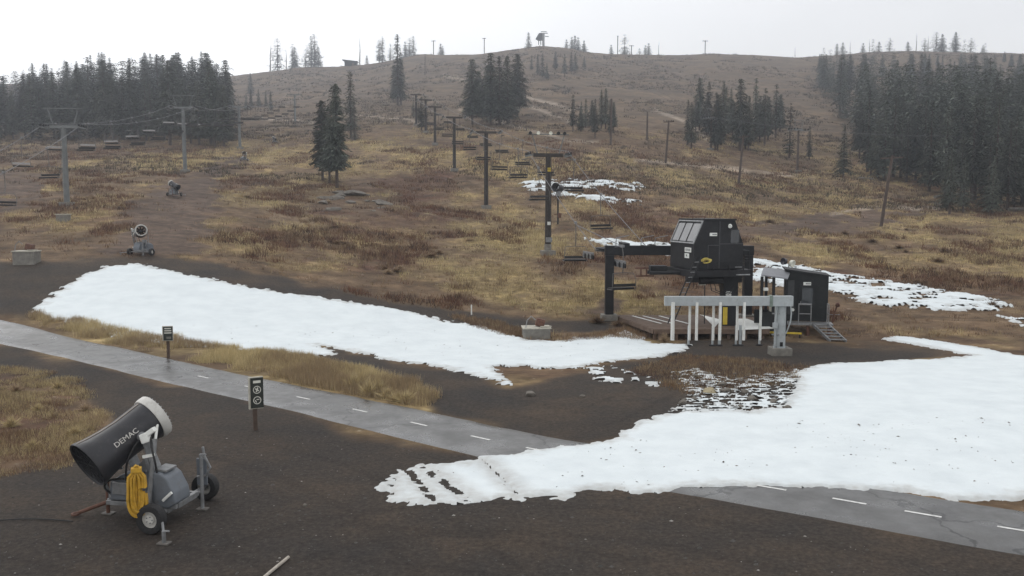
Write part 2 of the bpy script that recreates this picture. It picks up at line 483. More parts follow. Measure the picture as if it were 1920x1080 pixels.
def cat_interp(pts, step):
    P_ = np.array([[p.x, p.y] for p in pts]); seg = np.hypot(*np.diff(P_, axis=0).T); t = np.concatenate([[0], np.cumsum(seg)])
    q = np.arange(0, t[-1], step)
    x = np.interp(q, t, P_[:, 0]); y = np.interp(q, t, P_[:, 1])
    k = np.hanning(int(3.0 / step) | 1); k /= k.sum(); h = len(k) // 2
    def sm(a):
        pad = np.concatenate([2 * a[0] - a[h:0:-1], a, 2 * a[-1] - a[-2:-h - 2:-1]])
        return np.convolve(pad, k, 'valid')
    for _ in range(2): x, y = sm(x), sm(y)
    return x, y
def ruts(X, Y):
    r_ = np.zeros(X.shape)
    for pts in ([(330, 1095), (620, 992), (900, 965), (1250, 988), (1700, 1085)], [(420, 835), (600, 885), (760, 965), (900, 1090)], [(20, 1000), (250, 1050), (420, 1090)], [(-120, 560), (120, 525), (300, 492), (330, 440), (380, 370)], [(690, 690), (900, 748), (1100, 792), (1300, 700), (1560, 660)], [(620, 1010), (900, 1035), (1200, 1090)]):
        w = [G(*p) for p in pts]
        xs, ys = cat_interp(w, 0.25)
        tx_ = np.gradient(xs); ty_ = np.gradient(ys); tl_ = np.hypot(tx_, ty_)
        m_ = (X > xs.min() - 3) & (X < xs.max() + 3) & (Y > ys.min() - 3) & (Y < ys.max() + 3)
        best = np.full(int(m_.sum()), 9.0); Xm, Ym = X[m_], Y[m_]
        for s in (-0.85, 0.85):
            ox, oy = xs - ty_ / tl_ * s, ys + tx_ / tl_ * s
            for i in range(0, len(ox), 1): best = np.minimum(best, (Xm - ox[i]) ** 2 + (Ym - oy[i]) ** 2)
        r_[m_] = np.maximum(r_[m_], 1 - sstep(0.05, 0.22, np.sqrt(best)))
    return r_ * (0.35 + 0.65 * fbm(X / 0.8, Y / 0.8, 97, 3))
def ground_material():
    m = bpy.data.materials.new('mountain_ground'); m.use_nodes = True
    n = m.node_tree; b = n.nodes['Principled BSDF']; l = n.links.new
    b.inputs['Roughness'].default_value = 0.95; b.inputs['Specular IOR Level'].default_value = 0.15
    t = n.nodes.new('ShaderNodeTexCoord')
    def noise(s, det=5, ro=0.6, sc=(1, 1, 1)):
        mp = n.nodes.new('ShaderNodeMapping'); mp.inputs['Scale'].default_value = sc
        x = n.nodes.new('ShaderNodeTexNoise'); x.inputs['Scale'].default_value = s; x.inputs['Detail'].default_value = det; x.inputs['Roughness'].default_value = ro
        l(t.outputs['Object'], mp.inputs['Vector']); l(mp.outputs['Vector'], x.inputs['Vector']); return x.outputs['Fac']
    def ramp(fac, stops):
        r = n.nodes.new('ShaderNodeValToRGB'); e = r.color_ramp.elements
        e[0].position, e[0].color = stops[0][0], tuple(stops[0][1]) + (1,)
        e[1].position, e[1].color = stops[-1][0], tuple(stops[-1][1]) + (1,)
        for p_, c in stops[1:-1]:
            q = e.new(p_); q.color = tuple(c) + (1,)
        l(fac, r.inputs['Fac']); return r.outputs['Color']
    def attr(k):
        a = n.nodes.new('ShaderNodeAttribute'); a.attribute_name = k; return a.outputs['Fac']
    def mixc(f, a, c, mode='MIX'):
        x = n.nodes.new('ShaderNodeMixRGB'); x.blend_type = mode
        if isinstance(f, float): x.inputs['Fac'].default_value = f
        else: l(f, x.inputs['Fac'])
        l(a, x.inputs['Color1']); l(c, x.inputs['Color2']); return x.outputs['Color']
    base = ramp(noise(0.55, 8, 0.68), [(0.28, (0.052, 0.035, 0.023)), (0.48, (0.125, 0.085, 0.053)), (0.62, (0.175, 0.124, 0.078)), (0.78, (0.28, 0.215, 0.13))])
    redc = ramp(noise(0.8, 7, 0.65), [(0.3, (0.048, 0.027, 0.019)), (0.55, (0.112, 0.062, 0.042)), (0.75, (0.17, 0.105, 0.072))])
    goldc = ramp(noise(1.6, 6, 0.65), [(0.3, (0.13, 0.094, 0.047)), (0.5, (0.29, 0.22, 0.105)), (0.72, (0.47, 0.37, 0.19))])
    gravc = ramp(noise(9.0, 8, 0.75), [(0.3, (0.024, 0.021, 0.019)), (0.5, (0.047, 0.042, 0.038)), (0.66, (0.070, 0.063, 0.056)), (0.82, (0.15, 0.138, 0.125))])
    gravb = ramp(noise(0.28, 7, 0.66), [(0.32, (0.80, 0.82, 0.86)), (0.5, (1.05, 0.98, 0.92)), (0.68, (1.55, 1.32, 1.10))])
    gravc = mixc(1.0, gravc, gravb, 'MULTIPLY')
    dirtc = ramp(noise(1.2, 7, 0.7), [(0.3, (0.068, 0.049, 0.038)), (0.55, (0.112, 0.080, 0.061)), (0.75, (0.165, 0.125, 0.095))])
    c = mixc(attr('red'), base, redc)
    # fine stones / twigs scattered: paler specks
    sp_ = ramp(noise(3.2, 3, 0.5), [(0.66, (0, 0, 0)), (0.74, (0.6, 0.6, 0.6))])
    pale = n.nodes.new('ShaderNodeRGB'); pale.outputs[0].default_value = (0.30, 0.27, 0.22, 1)
    c = mixc(sp_, c, pale.outputs[0])
    c = mixc(attr('gold'), c, goldc)
    oliv = ramp(noise(0.10, 9, 0.7, (0.6, 1.0, 1.0)), [(0.32, (0.045, 0.035, 0.024)), (0.5, (0.112, 0.080, 0.052)), (0.64, (0.165, 0.12, 0.078)), (0.78, (0.25, 0.195, 0.13))])
    c = mixc(attr('upper'), c, oliv)
    c = mixc(attr('dirt'), c, dirtc)
    tr_ = n.nodes.new('ShaderNodeRGB'); tr_.outputs[0].default_value = (0.30, 0.25, 0.20, 1)
    c = mixc(attr('trail'), c, tr_.outputs[0])
    c = mixc(attr('gravel'), c, gravc)
    # broad patchiness
    mot = ramp(noise(0.42, 10, 0.78, (0.55, 1.0, 1.0)), [(0.30, (0.42, 0.40, 0.38)), (0.5, (0.95, 0.95, 0.95)), (0.70, (1.75, 1.72, 1.65))])
    inv = n.nodes.new('ShaderNodeMath'); inv.operation = 'SUBTRACT'; inv.inputs[0].default_value = 1.0; l(attr('gravel'), inv.inputs[1])
    c = mixc(inv.outputs[0], c, mixc(1.0, c, mot, 'MULTIPLY'))
    bro = ramp(noise(0.045, 4, 0.55), [(0.3, (0.8, 0.8, 0.82)), (0.7, (1.18, 1.15, 1.1))])
    c = mixc(0.8, c, bro, 'MULTIPLY')
    rc = n.nodes.new('ShaderNodeRGB'); rc.outputs[0].default_value = (0.76, 0.76, 0.77, 1)
    c = mixc(attr('rut'), c, mixc(1.0, c, rc.outputs[0], 'MULTIPLY'))
    l(c, b.inputs['Base Color'])
    bp = n.nodes.new('ShaderNodeBump'); bp.inputs['Strength'].default_value = 0.7; bp.inputs['Distance'].default_value = 0.08
    l(noise(4.5, 8, 0.72), bp.inputs['Height']); l(bp.outputs['Normal'], b.inputs['Normal'])
    return m
M_ground = ground_material()
me = np_mesh('ground', V, Fc, 4, True, {'gold': ('FLOAT', gold.ravel()), 'gravel': ('FLOAT', grav.ravel()), 'red': ('FLOAT', red.ravel()), 'dirt': ('FLOAT', dirtm.ravel()), 'trail': ('FLOAT', TRAIL_M.ravel()), 'upper': ('FLOAT', (0.7 * sstep(150, 250, Y + 40 * (fbm(X / 30, Y / 30, 95, 3) - 0.5))).ravel()), 'rut': ('FLOAT', ruts(X, Y).ravel())}, M_ground)
ground = tag(link('ground', me), kind='structure')

# ------------------------------------------------------------------ paved path with lane markings
path_px = [(-420, 570), (-150, 590), (0, 622), (180, 662), (383, 709), (570, 748), (785, 797), (895, 822), (1000, 845), (1240, 884), (1455, 918), (1585, 941), (1725, 966), (1900, 995), (2150, 1035), (2500, 1090)]
cx, cy = cat_interp([G(*p) for p in path_px], 0.25)
tx = np.gradient(cx); ty = np.gradient(cy); tl = np.hypot(tx, ty); nx, ny = -ty / tl, tx / tl
HALF = 1.5
NS = 13
offs = np.linspace(-HALF, HALF, NS)
PXv = cx[:, None] + nx[:, None] * offs; PYv = cy[:, None] + ny[:, None] * offs
edge_w = (fbm(np.arange(len(cx)) * 0.25 / 1.1, np.zeros(len(cx)), 77, 3) - 0.5) * 0.16
PXv[:, 0] += nx * edge_w; PYv[:, 0] += ny * edge_w
PXv[:, -1] += nx * edge_w[::-1]; PYv[:, -1] += ny * edge_w[::-1]
PZv = ground_z(PXv, PYv) + 0.03
PZv[:, 0] -= 0.05; PZv[:, -1] -= 0.05
ns = len(cx); ii = (np.arange(ns - 1)[:, None] * NS + np.arange(NS - 1)[None, :]).ravel()
def asphalt_material():
    m = bpy.data.materials.new('wet_asphalt'); m.use_nodes = True
    n = m.node_tree; b = n.nodes['Principled BSDF']; l = n.links.new
    t = n.nodes.new('ShaderNodeTexCoord')
    def noise(s, det=5, sc=(1, 1, 1)):
        mp = n.nodes.new('ShaderNodeMapping'); mp.inputs['Scale'].default_value = sc
        x = n.nodes.new('ShaderNodeTexNoise'); x.inputs['Scale'].default_value = s; x.inputs['Detail'].default_value = det; x.inputs['Roughness'].default_value = 0.62
        l(t.outputs['Object'], mp.inputs['Vector']); l(mp.outputs['Vector'], x.inputs['Vector']); return x.outputs['Fac']
    r = n.nodes.new('ShaderNodeValToRGB'); e = r.color_ramp.elements
    e[0].position = 0.32; e[0].color = (0.072, 0.072, 0.071, 1); e[1].position = 0.66; e[1].color = (0.108, 0.107, 0.104, 1)
    l(noise(0.9, 7), r.inputs['Fac'])
    f = n.nodes.new('ShaderNodeValToRGB'); e = f.color_ramp.elements
    e[0].position = 0.3; e[0].color = (0.75, 0.75, 0.75, 1); e[1].position = 0.75; e[1].color = (1.2, 1.2, 1.2, 1)
    l(noise(38, 3), f.inputs['Fac'])
    x = n.nodes.new('ShaderNodeMixRGB'); x.blend_type = 'MULTIPLY'; x.inputs['Fac'].default_value = 1
    l(r.outputs['Color'], x.inputs['Color1']); l(f.outputs['Color'], x.inputs['Color2'])
    vo = n.nodes.new('ShaderNodeTexVoronoi'); vo.feature = 'DISTANCE_TO_EDGE'; vo.inputs['Scale'].default_value = 0.22
    wv = n.nodes.new('ShaderNodeVectorMath'); wv.operation = 'ADD'
    wn = n.nodes.new('ShaderNodeTexNoise'); wn.inputs['Scale'].default_value = 1.4; wn.inputs['Detail'].default_value = 4
    l(t.outputs['Object'], wn.inputs['Vector']); l(t.outputs['Object'], wv.inputs[0]); l(wn.outputs['Color'], wv.inputs[1]); l(wv.outputs['Vector'], vo.inputs['Vector'])
    cm = n.nodes.new('ShaderNodeMapRange'); cm.inputs['From Min'].default_value = 0.004; cm.inputs['From Max'].default_value = 0.010; cm.inputs['To Min'].default_value = 0.35; cm.inputs['To Max'].default_value = 1.0
    l(vo.outputs['Distance'], cm.inputs['Value'])
    x3 = n.nodes.new('ShaderNodeMixRGB'); x3.blend_type = 'MULTIPLY'; x3.inputs['Fac'].default_value = 1
    l(x.outputs['Color'], x3.inputs['Color1']); l(cm.outputs['Result'], x3.inputs['Color2']); l(x3.outputs['Color'], b.inputs['Base Color'])
    w = n.nodes.new('ShaderNodeMapRange'); w.inputs['From Min'].default_value = 0.36; w.inputs['From Max'].default_value = 0.64
    w.inputs['To Min'].default_value = 0.2; w.inputs['To Max'].default_value = 0.5
    l(noise(0.75, 5, (1, 1, 1)), w.inputs['Value']); l(w.outputs['Result'], b.inputs['Roughness'])
    b.inputs['Specular IOR Level'].default_value = 0.5
    bp = n.nodes.new('ShaderNodeBump'); bp.inputs['Strength'].default_value = 0.12; bp.inputs['Distance'].default_value = 0.01
    l(noise(60, 3), bp.inputs['Height']); l(bp.outputs['Normal'], b.inputs['Normal'])
    return m
path = tag(link('path', np_mesh('path', np.stack([PXv.ravel(), PYv.ravel(), PZv.ravel()], 1), np.stack([ii, ii + 1, ii + NS + 1, ii + NS], 1), 4, True, None, asphalt_material())), kind='structure')
M_mark = mat('worn_white_marking', (0.62, 0.62, 0.60), 0.6, 0, 0.15, 8, dirt=(0.2, 0.2, 0.19), dirt_amt=0.7)
arc = np.concatenate([[0], np.cumsum(np.hypot(np.diff(cx), np.diff(cy)))])
dash_px = [(383, 709), (475, 728), (570, 748), (683, 771), (785, 797), (895, 822), (1000, 845), (1455, 918), (1585, 941), (1725, 966), (1900, 995)]
for dp in dash_px:
    g = G(*dp)
    i0 = int(np.argmin((cx - g.x) ** 2 + (cy - g.y) ** 2)); s0 = arc[i0]
    vs = []; 
    for k in range(5):
        s_ = s0 - 0.36 + 0.72 * k / 4
        x = np.interp(s_, arc, cx); y = np.interp(s_, arc, cy); a = np.interp(s_, arc, nx); b_ = np.interp(s_, arc, ny)
        for q in (-0.045, 0.045):
            xx, yy = x + a * q, y + b_ * q; vs.append((xx, yy, gz(xx, yy) + 0.036))
    MB().add(vs, [(2 * k, 2 * k + 2, 2 * k + 3, 2 * k + 1) for k in range(4)]).build('lane_marking', M_mark, path)

# ------------------------------------------------------------------ snow
def snow_material():
    m = bpy.data.materials.new('old_snow'); m.use_nodes = True
    n = m.node_tree; b = n.nodes['Principled BSDF']; l = n.links.new
    b.inputs['Roughness'].default_value = 0.75; b.inputs['Specular IOR Level'].default_value = 0.2
    t = n.nodes.new('ShaderNodeTexCoord')
    x = n.nodes.new('ShaderNodeTexNoise'); x.inputs['Scale'].default_value = 0.8; x.inputs['Detail'].default_value = 8; x.inputs['Roughness'].default_value = 0.65
    r = n.nodes.new('ShaderNodeValToRGB'); e = r.color_ramp.elements
    e[0].position = 0.3; e[0].color = (0.61, 0.66, 0.68, 1); e[1].position = 0.6; e[1].color = (0.69, 0.74, 0.755, 1)
    l(t.outputs['Object'], x.inputs['Vector']); l(x.outputs['Fac'], r.inputs['Fac'])
    # dirt near thin edges comes from a thickness attribute: meltwater-soiled rim
    a = n.nodes.new('ShaderNodeAttribute'); a.attribute_name = 'thin'
    d = n.nodes.new('ShaderNodeTexNoise'); d.inputs['Scale'].default_value = 5; d.inputs['Detail'].default_value = 6
    l(t.outputs['Object'], d.inputs['Vector'])
    mm = n.nodes.new('ShaderNodeMath'); mm.operation = 'MULTIPLY'; l(a.outputs['Fac'], mm.inputs[0]); l(d.outputs['Fac'], mm.inputs[1])
    mx = n.nodes.new('ShaderNodeMixRGB'); mx.inputs['Color2'].default_value = (0.36, 0.34, 0.31, 1)
    l(mm.outputs['Value'], mx.inputs['Fac']); l(r.outputs['Color'], mx.inputs['Color1']); l(mx.outputs['Color'], b.inputs['Base Color'])
    y = n.nodes.new('ShaderNodeTexNoise'); y.inputs['Scale'].default_value = 3.5; y.inputs['Detail'].default_value = 7
    l(t.outputs['Object'], y.inputs['Vector'])
    bp = n.nodes.new('ShaderNodeBump'); bp.inputs['Strength'].default_value = 0.22; bp.inputs['Distance'].default_value = 0.05
    sk = n.nodes.new('ShaderNodeTexNoise'); sk.inputs['Scale'].default_value = 2.6; sk.inputs['Detail'].default_value = 9; sk.inputs['Roughness'].default_value = 0.8
    l(t.outputs['Object'], sk.inputs['Vector'])
    sm = n.nodes.new('ShaderNodeMapRange'); sm.inputs['From Min'].default_value = 0.63; sm.inputs['From Max'].default_value = 0.80; sm.inputs['To Max'].default_value = 0.6
    l(sk.outputs['Fac'], sm.inputs['Value'])
    mx2 = n.nodes.new('ShaderNodeMixRGB'); mx2.inputs['Color2'].default_value = (0.30, 0.28, 0.25, 1)
    l(sm.outputs['Result'], mx2.inputs['Fac']); l(mx.outputs['Color'], mx2.inputs['Color1']); l(mx2.outputs['Color'], b.inputs['Base Color'])
    l(y.outputs['Fac'], bp.inputs['Height']); l(bp.outputs['Normal'], b.inputs['Normal'])
    return m
M_snow = snow_material()
def snow(px_poly, step, rag, thick, label, holes=0.0, hscale=1.0, extra=None, seed=100, ramp_w=0.5, lumps=0.05):
    wp = [G(*p) for p in px_poly]
    poly = [(p.x, p.y) for p in wp]
    x0, x1 = min(p[0] for p in poly) - 1, max(p[0] for p in poly) + 1
    y0, y1 = min(p[1] for p in poly) - 1, max(p[1] for p in poly) + 1
    xs = np.arange(x0, x1, step); ys = np.arange(y0, y1, step)
    Xg, Yg = np.meshgrid(xs, ys)
    sdv = poly_sd(Xg, Yg, poly)
    n = (fbm(Xg / (1.1 * hscale), Yg / (0.6 * hscale), seed, 4, 0.6) - 0.5) * 2
    n2 = (fbm(Xg / (0.35 * hscale), Yg / (0.25 * hscale), seed + 9, 3, 0.6) - 0.5) * 2
    n3 = (fbm(Xg / (0.16 * hscale), Yg / (0.5 * hscale), seed + 13, 2, 0.6) - 0.5) * 2
    teeth = np.abs(((Xg * 0.55 + Yg * 0.25) / (0.55 * hscale) + 1.2 * n) % 1.0 - 0.5) * 2 - 0.5
    h = sdv + rag * (n + 0.7 * n2 + 0.6 * n3 + 0.7 * teeth)
    if holes:
        hn = fbm(Xg / (0.7 * hscale), Yg / (0.5 * hscale), seed + 5, 4, 0.6)
        h = np.minimum(h, (hn - holes) * 5.0)
    if extra is not None: h = extra(Xg, Yg, h)
    t = thick * np.clip(h / ramp_w, -0.5, 1) ** 1.0
    t = np.where(t > 0, thick * (1 - (1 - np.clip(h / ramp_w, 0, 1)) ** 2), t * 0.8)
    lum = ((fbm(Xg / 1.7, Yg / 1.7, seed + 3, 4) - 0.5) * lumps * 2 + (fbm(Xg / 0.4, Yg / 0.4, seed + 4, 2) - 0.5) * 0.035) * sstep(0, ramp_w, h)
    Zg = ground_z(Xg, Yg) + np.where(h > ramp_w * 0.8, np.maximum(t + lum, 0.046), t + lum) - 0.004
    keepv = h > -0.6 * ramp_w - 0.05
    nyv, nxv = Xg.shape
    ii = (np.arange(nyv - 1)[:, None] * nxv + np.arange(nxv - 1)[None, :])
    k = (keepv[:-1, :-1] & keepv[1:, :-1] & keepv[:-1, 1:] & keepv[1:, 1:] &
         ((h[:-1, :-1] > 0) | (h[1:, :-1] > 0) | (h[:-1, 1:] > 0) | (h[1:, 1:] > 0)))
    ii = ii[k]
    Fc = np.stack([ii, ii + 1, ii + nxv + 1, ii + nxv], 1)
    used, inv = np.unique(Fc, return_inverse=True)
    Vv = np.stack([Xg.ravel(), Yg.ravel(), Zg.ravel()], 1)[used]
    thin = (1 - sstep(0.0, 0.6, h)).ravel()[used]
    o = link('snow', np_mesh('snow', Vv, inv.reshape(Fc.shape), 4, True, {'thin': ('FLOAT', thin)}, M_snow))
    tag(o, label, 'snow', kind='stuff')
    return o

SNOW_A = [(62, 583), (85, 562), (150, 520), (195, 501), (250, 494), (330, 510), (480, 541), (640, 564), (740, 579), (800, 591), (835, 601), (905, 611), (950, 624), (990, 637), (1040, 640), (1080, 633), (1150, 628), (1170, 618), (1205, 632), (1222, 646), (1298, 645), (1280, 662), (1200, 673), (1130, 681), (1080, 690), (1010, 693), (990, 687), (930, 688), (948, 706), (962, 724), (940, 720), (900, 707), (860, 697), (790, 684), (720, 674), (650, 658), (600, 648), (632, 662), (612, 670), (560, 668), (500, 662), (420, 652), (330, 648), (260, 642), (180, 622), (110, 600)]
snow(SNOW_A, 0.11, 0.42, 0.055, 'long white snow strip running beside the grass verge up to the bullwheel deck', seed=101, ramp_w=0.2)
def tracks(Xg, Yg, h):
    # machine ridges pressed into the thin end by the path
    a, b = G(715, 895), G(850, 945)
    d = Vector((b.x - a.x, b.y - a.y)); 
    px, py = project(Xg, Yg, np.zeros_like(Xg))
    # ridge direction follows the two dark ruts
    def line(p, q, w):
        A, B = G(*p), G(*q)
        dx, dy = B.x - A.x, B.y - A.y; L_ = dx * dx + dy * dy
        t = np.clip(((Xg - A.x) * dx + (Yg - A.y) * dy) / L_, 0, 1)
        return np.hypot(Xg - A.x - t * dx, Yg - A.y - t * dy) - w
    wob = (fbm(Xg / 0.3, Yg / 0.3, 88, 3) - 0.5) * 0.12
    for p, q, w in (((738, 885), (730, 935), 0.09), ((764, 880), (818, 945), 0.11), ((792, 876), (888, 945), 0.12), ((905, 862), (985, 940), 0.03)):
        h = np.where(h > 0.04, np.maximum(np.minimum(h, line(p, q, w) + wob), np.where(h > 0.10, 0.10 * (fbm(Xg / 0.2, Yg / 0.2, 89, 3) - 0.47), h)), h)
    return h
SNOW_B = [(706, 918), (722, 906), (735, 887), (762, 879), (786, 873), (850, 869), (900, 853), (960, 850), (1060, 834), (1150, 825), (1180, 803), (1240, 777), (1300, 771), (1400, 772), (1470, 762), (1490, 730), (1492, 700), (1520, 688), (1560, 681), (1650, 679), (1760, 673), (1825, 667), (1740, 651), (1650, 635), (1680, 630), (1760, 640), (1850, 655), (1920, 668), (2100, 690), (2400, 730), (2500, 1000), (2100, 970), (1925, 936), (1850, 940), (1800, 941), (1740, 930), (1700, 925), (1600, 921), (1500, 916), (1400, 913), (1300, 915), (1220, 925), (1120, 921), (1060, 934), (980, 936), (900, 940), (850, 946), (800, 943), (740, 938)]
snow(SNOW_B, 0.075, 0.26, 0.06, 'broad white snowfield lying across the paved path below the loading gate', extra=tracks, seed=131, ramp_w=0.17)
snow([(1262, 700), (1300, 690), (1370, 712), (1440, 700), (1500, 690), (1500, 765), (1400, 776), (1260, 772), (1290, 740)], 0.06, 0.25, 0.05, 'broken snow patches among rocks on the brown bank', holes=0.50, hscale=0.34, seed=151, ramp_w=0.15)
snow([(1085, 692), (1150, 686), (1240, 718), (1232, 726), (1180, 712), (1160, 722), (1120, 715)], 0.12, 0.3, 0.08, 'small torn snow remnants on dark gravel near the deck', holes=0.52, hscale=1.0, seed=161, ramp_w=0.2)
snow([(968, 346), (1000, 337), (1100, 339), (1190, 344), (1215, 352), (1190, 360), (1060, 352), (1120, 366), (1205, 378), (1205, 385), (1120, 378), (1050, 370), (990, 356)], 0.3, 0.7, 0.22, 'patchy snow streak on the hillside behind the tall lift tower', holes=0.45, hscale=1.8, seed=171, ramp_w=0.4)
SNOW_D = [(1095, 445), (1150, 449), (1250, 457), (1300, 470), (1400, 484), (1480, 496), (1560, 512), (1660, 528), (1760, 543), (1850, 558), (1905, 573), (1850, 584), (1760, 582), (1660, 576), (1590, 560), (1550, 545), (1480, 540), (1400, 522), (1250, 478), (1180, 474), (1130, 460)]
snow(SNOW_D, 0.16, 0.7, 0.14, 'snow strip on the slope behind the dark shed and machine cabin', holes=0.41, hscale=1.3, seed=181, ramp_w=0.35)
snow([(1870, 592), (1960, 596), (2000, 620), (1900, 610)], 0.2, 0.5, 0.1, 'thin snow scraps in grass beyond the snowfield', holes=0.5, hscale=1.5, seed=191, ramp_w=0.3)

# ================================================================== chairlift terminal (goal-post frame, mast and machine cabin)
def frame_rot(rz):
    return Matrix.Rotation(rz, 3, 'Z')
LX, LS = 17.06, -0.19                       # lift line: x = LX + LS*y
ldir = Vector((LS, 1, 0)).normalized()      # up the hill
lside = Vector((ldir.y, -ldir.x, 0))        # to the right of the line
YAW = math.atan2(-LS, 1.0)                  # local +Y -> ldir
def lx(y): return LX + LS * y

def terminal():
    root = empty('lift_terminal', (9.9, 49.0, -0.6), 0, 'black lift drive terminal with windowed machine cabin on a mast and frame', 'lift terminal')
    o = Vector(root.location)
    def B(): return MB()
    def loc(p): return Vector(p) - o
    # goal-post frame at y = 52.5
    zl = gz(5.75, 52.5)
    pl = P(1143, 470, 52.5); pr = P(1403, 470, 52.5)
    top = 4.0
    for i, p in enumerate((pl, pr)):
        g = gz(p.x, 52.5)
        b = MB().bbox(loc((p.x, 52.5, (top - 0.28 + g - 0.3) / 2)), (0.50, 0.50, top - 0.28 - g + 0.3), 0.03)
        b.build('post', M_char, root)
        f = MB().bbox(loc((p.x, 52.5, g + 0.05)), (0.95, 0.95, 0.5), 0.03); f.build('footing', M_conc, root)
    b = MB().bbox(loc(((pl.x + pr.x) / 2, 52.5, top + 0.0)), (pr.x - pl.x + 0.56, 0.54, 0.56), 0.03)
    b.build('crossbeam', M_char, root)
    # mast
    mx, my = 11.95, 48.6
    g = gz(mx, my)
    MB().bbox(loc((mx, my, (2.9 + g) / 2 - 0.1)), (0.80, 0.9, 2.9 - g + 0.2), 0.03).build('mast', M_char, root)
    MB().bbox(loc((mx, my, g + 0.06)), (1.5, 1.5, 0.4), 0.03).build('footing', M_conc, root)
    # machine cabin: hexagonal section, long axis across the line
    yaw = R(13)
    rz = frame_rot(yaw)
    c = Vector((10.68, 48.75, 3.24))                   # middle of floor
    W, Lg, z1, z2 = 2.85, 3.1, 1.35, 2.6              # width across, depth, eaves, top
    tw = 0.92                                         # half top width
    def cab(x, y, z): return loc(c + rz @ Vector((x, y, z)))
    prof = [(-W / 2, 0), (W / 2, 0), (W / 2, z1), (tw, z2), (-tw + 0.05, z2), (-W / 2, z1)]
    body = MB().prism([cab(x, -Lg / 2, z) for x, z in prof], rz @ Vector((0, Lg, 0))).build('cabin_body', M_char, root)
    # seams and door on the front face
    m = MB()
    for (x0, x1, za, zb) in ((0.02, 0.06, 0.05, 2.55), (-0.62, -0.59, 0.05, 1.28), (-0.62, 0.02, 1.26, 1.30), (0.06, W / 2 - .02, 1.33, 1.37)):
        m.box(cab((x0 + x1) / 2, -Lg / 2 - 0.008, (za + zb) / 2), (x1 - x0, 0.022, zb - za), rz)
    m.build('seam_trim', mat('seam_grey', (0.05, 0.052, 0.056), 0.5), body)
    MB().box(cab(0.92, -Lg / 2 - 0.012, 1.75), (0.5, 0.02, 0.7), rz).build('side_window', M_dglass, body)
    # sloping window wall on the left
    sl = Vector((tw - 0.05 - W / 2, 0, 0)); 
    p0 = Vector((-W / 2, 0, z1)); p1 = Vector((-tw + 0.05, 0, z2)); dv = (p1 - p0); nl = Vector((-dv.z, 0, dv.x)).normalized()
    fr = MB()
    def slope(y, t, off=0.0): 
        q = p0 + dv * t + nl * off; return cab(q.x, y, q.z)
    def bar(ya, yb, ta, tb, off, th):
        poly = [slope(ya, ta, off), slope(yb, ta, off), slope(yb, tb, off), slope(ya, tb, off)]
        return poly, rz @ (nl * th)
    edges = [(-Lg / 2, Lg / 2, 0.0, 0.05), (-Lg / 2, Lg / 2, 0.93, 1.0), (-Lg / 2, -Lg / 2 + 0.09, 0.05, 0.93), (Lg / 2 - 0.09, Lg / 2, 0.05, 0.93)]
    for e in edges:
        p_, d_ = bar(*e, 0.003, 0.06); fr.prism(p_, d_)
    wf = fr.build('window_frame', M_galv, body)
    wN = 3; span = (Lg - 0.18 - 0.16) / 3
    for k in range(3):
        ya = -Lg / 2 + 0.13 + k * (span + 0.06); yb = ya + span
        p_, d_ = bar(ya, yb, 0.10, 0.86, 0.003, 0.02); MB().prism(p_, d_).build('window_pane', M_glass, body)
        for e in ((ya - 0.03, ya, 0.08, 0.9), (yb, yb + 0.03, 0.08, 0.9)):
            p_, d_ = bar(*e, 0.003, 0.045); MB().prism(p_, d_).build('mullion', M_char, wf)
    # roof with rail
    rf = MB().bbox(cab(0.02, 0, z2 + 0.045), (2 * tw + 0.1, Lg + 0.1, 0.08), 0.02, rz).build('roof', M_char, root)
    rl = MB()
    for y in (-Lg / 2 + 0.1, 0, Lg / 2 - 0.1): rl.tube([cab(-tw + 0.1, y, z2 + 0.05), cab(-tw + 0.1, y, z2 + 0.22)], 0.02, 6)
    rl.tube([cab(-tw + 0.1, -Lg / 2 - .1, z2 + 0.22), cab(-tw + 0.1, Lg / 2 + 0.5, z2 + 0.22)], 0.025, 6)
    rl.tube([cab(-0.05, -Lg / 2 + .3, z2 + 0.05), cab(-0.05, -Lg / 2 + .3, z2 + 0.35)], 0.02, 6)
    rl.build('roof_rail', M_rust, rf)
    # plates with lettering
    def plate(x, z, w, h, txt, face='front'):
        if face == 'front':
            pm = MB().box(cab(x, -Lg / 2 - 0.02, z), (w, 0.02, h), rz).build('sign_plate', M_white, root)
            if txt is None:
                MB().box(cab(x + 0.06, -Lg / 2 - 0.034, z), (w * 0.6, 0.006, h * 0.35), rz).build('text_bar', M_galv, pm); return
            text_obj('lettering', txt, h * 0.75, M_sign, basis(rz @ Vector((1, 0, 0)), Vector((0, 0, 1)), rz @ Vector((0, -1, 0)), cab(x, -Lg / 2 - 0.036, z)), pm, 0.003)
        else:
            pm = MB().box(cab(-W / 2 - 0.02, x, z), (0.02, w, h), rz).build('sign_plate', M_white, root)
            text_obj('lettering', txt, h * 0.75, M_sign, basis(rz @ Vector((0, -1, 0)), Vector((0, 0, 1)), rz @ Vector((-1, 0, 0)), cab(-W / 2 - 0.036, x, z)), pm, 0.003)
    plate(-0.33, 1.86, 0.42, 0.17, None)
    plate(-0.85, 1.02, 0.80, 0.25, 'GOOSE', 'left')
    plate(-0.72, 0.70, 0.55, 0.25, 'PK', 'left')
    # flood lamp on the front
    fl = MB().lathe([(0, 0.03), (0.05, 0.09), (0.16, 0.11), (0.18, 0.10), (0.18, 0.0)], cab(0.62, -Lg / 2 - 0.02, 2.36), rz @ Vector((-0.35, -0.8, -0.45)), 14)
    fl.build('flood_lamp', M_white, root, True)
    # machinery floor under the cabin
    MB().bbox(cab(0.05, 0, -0.22), (W + 0.5, Lg + 0.5, 0.36), 0.03, rz).build('machine_deck', M_char, root)
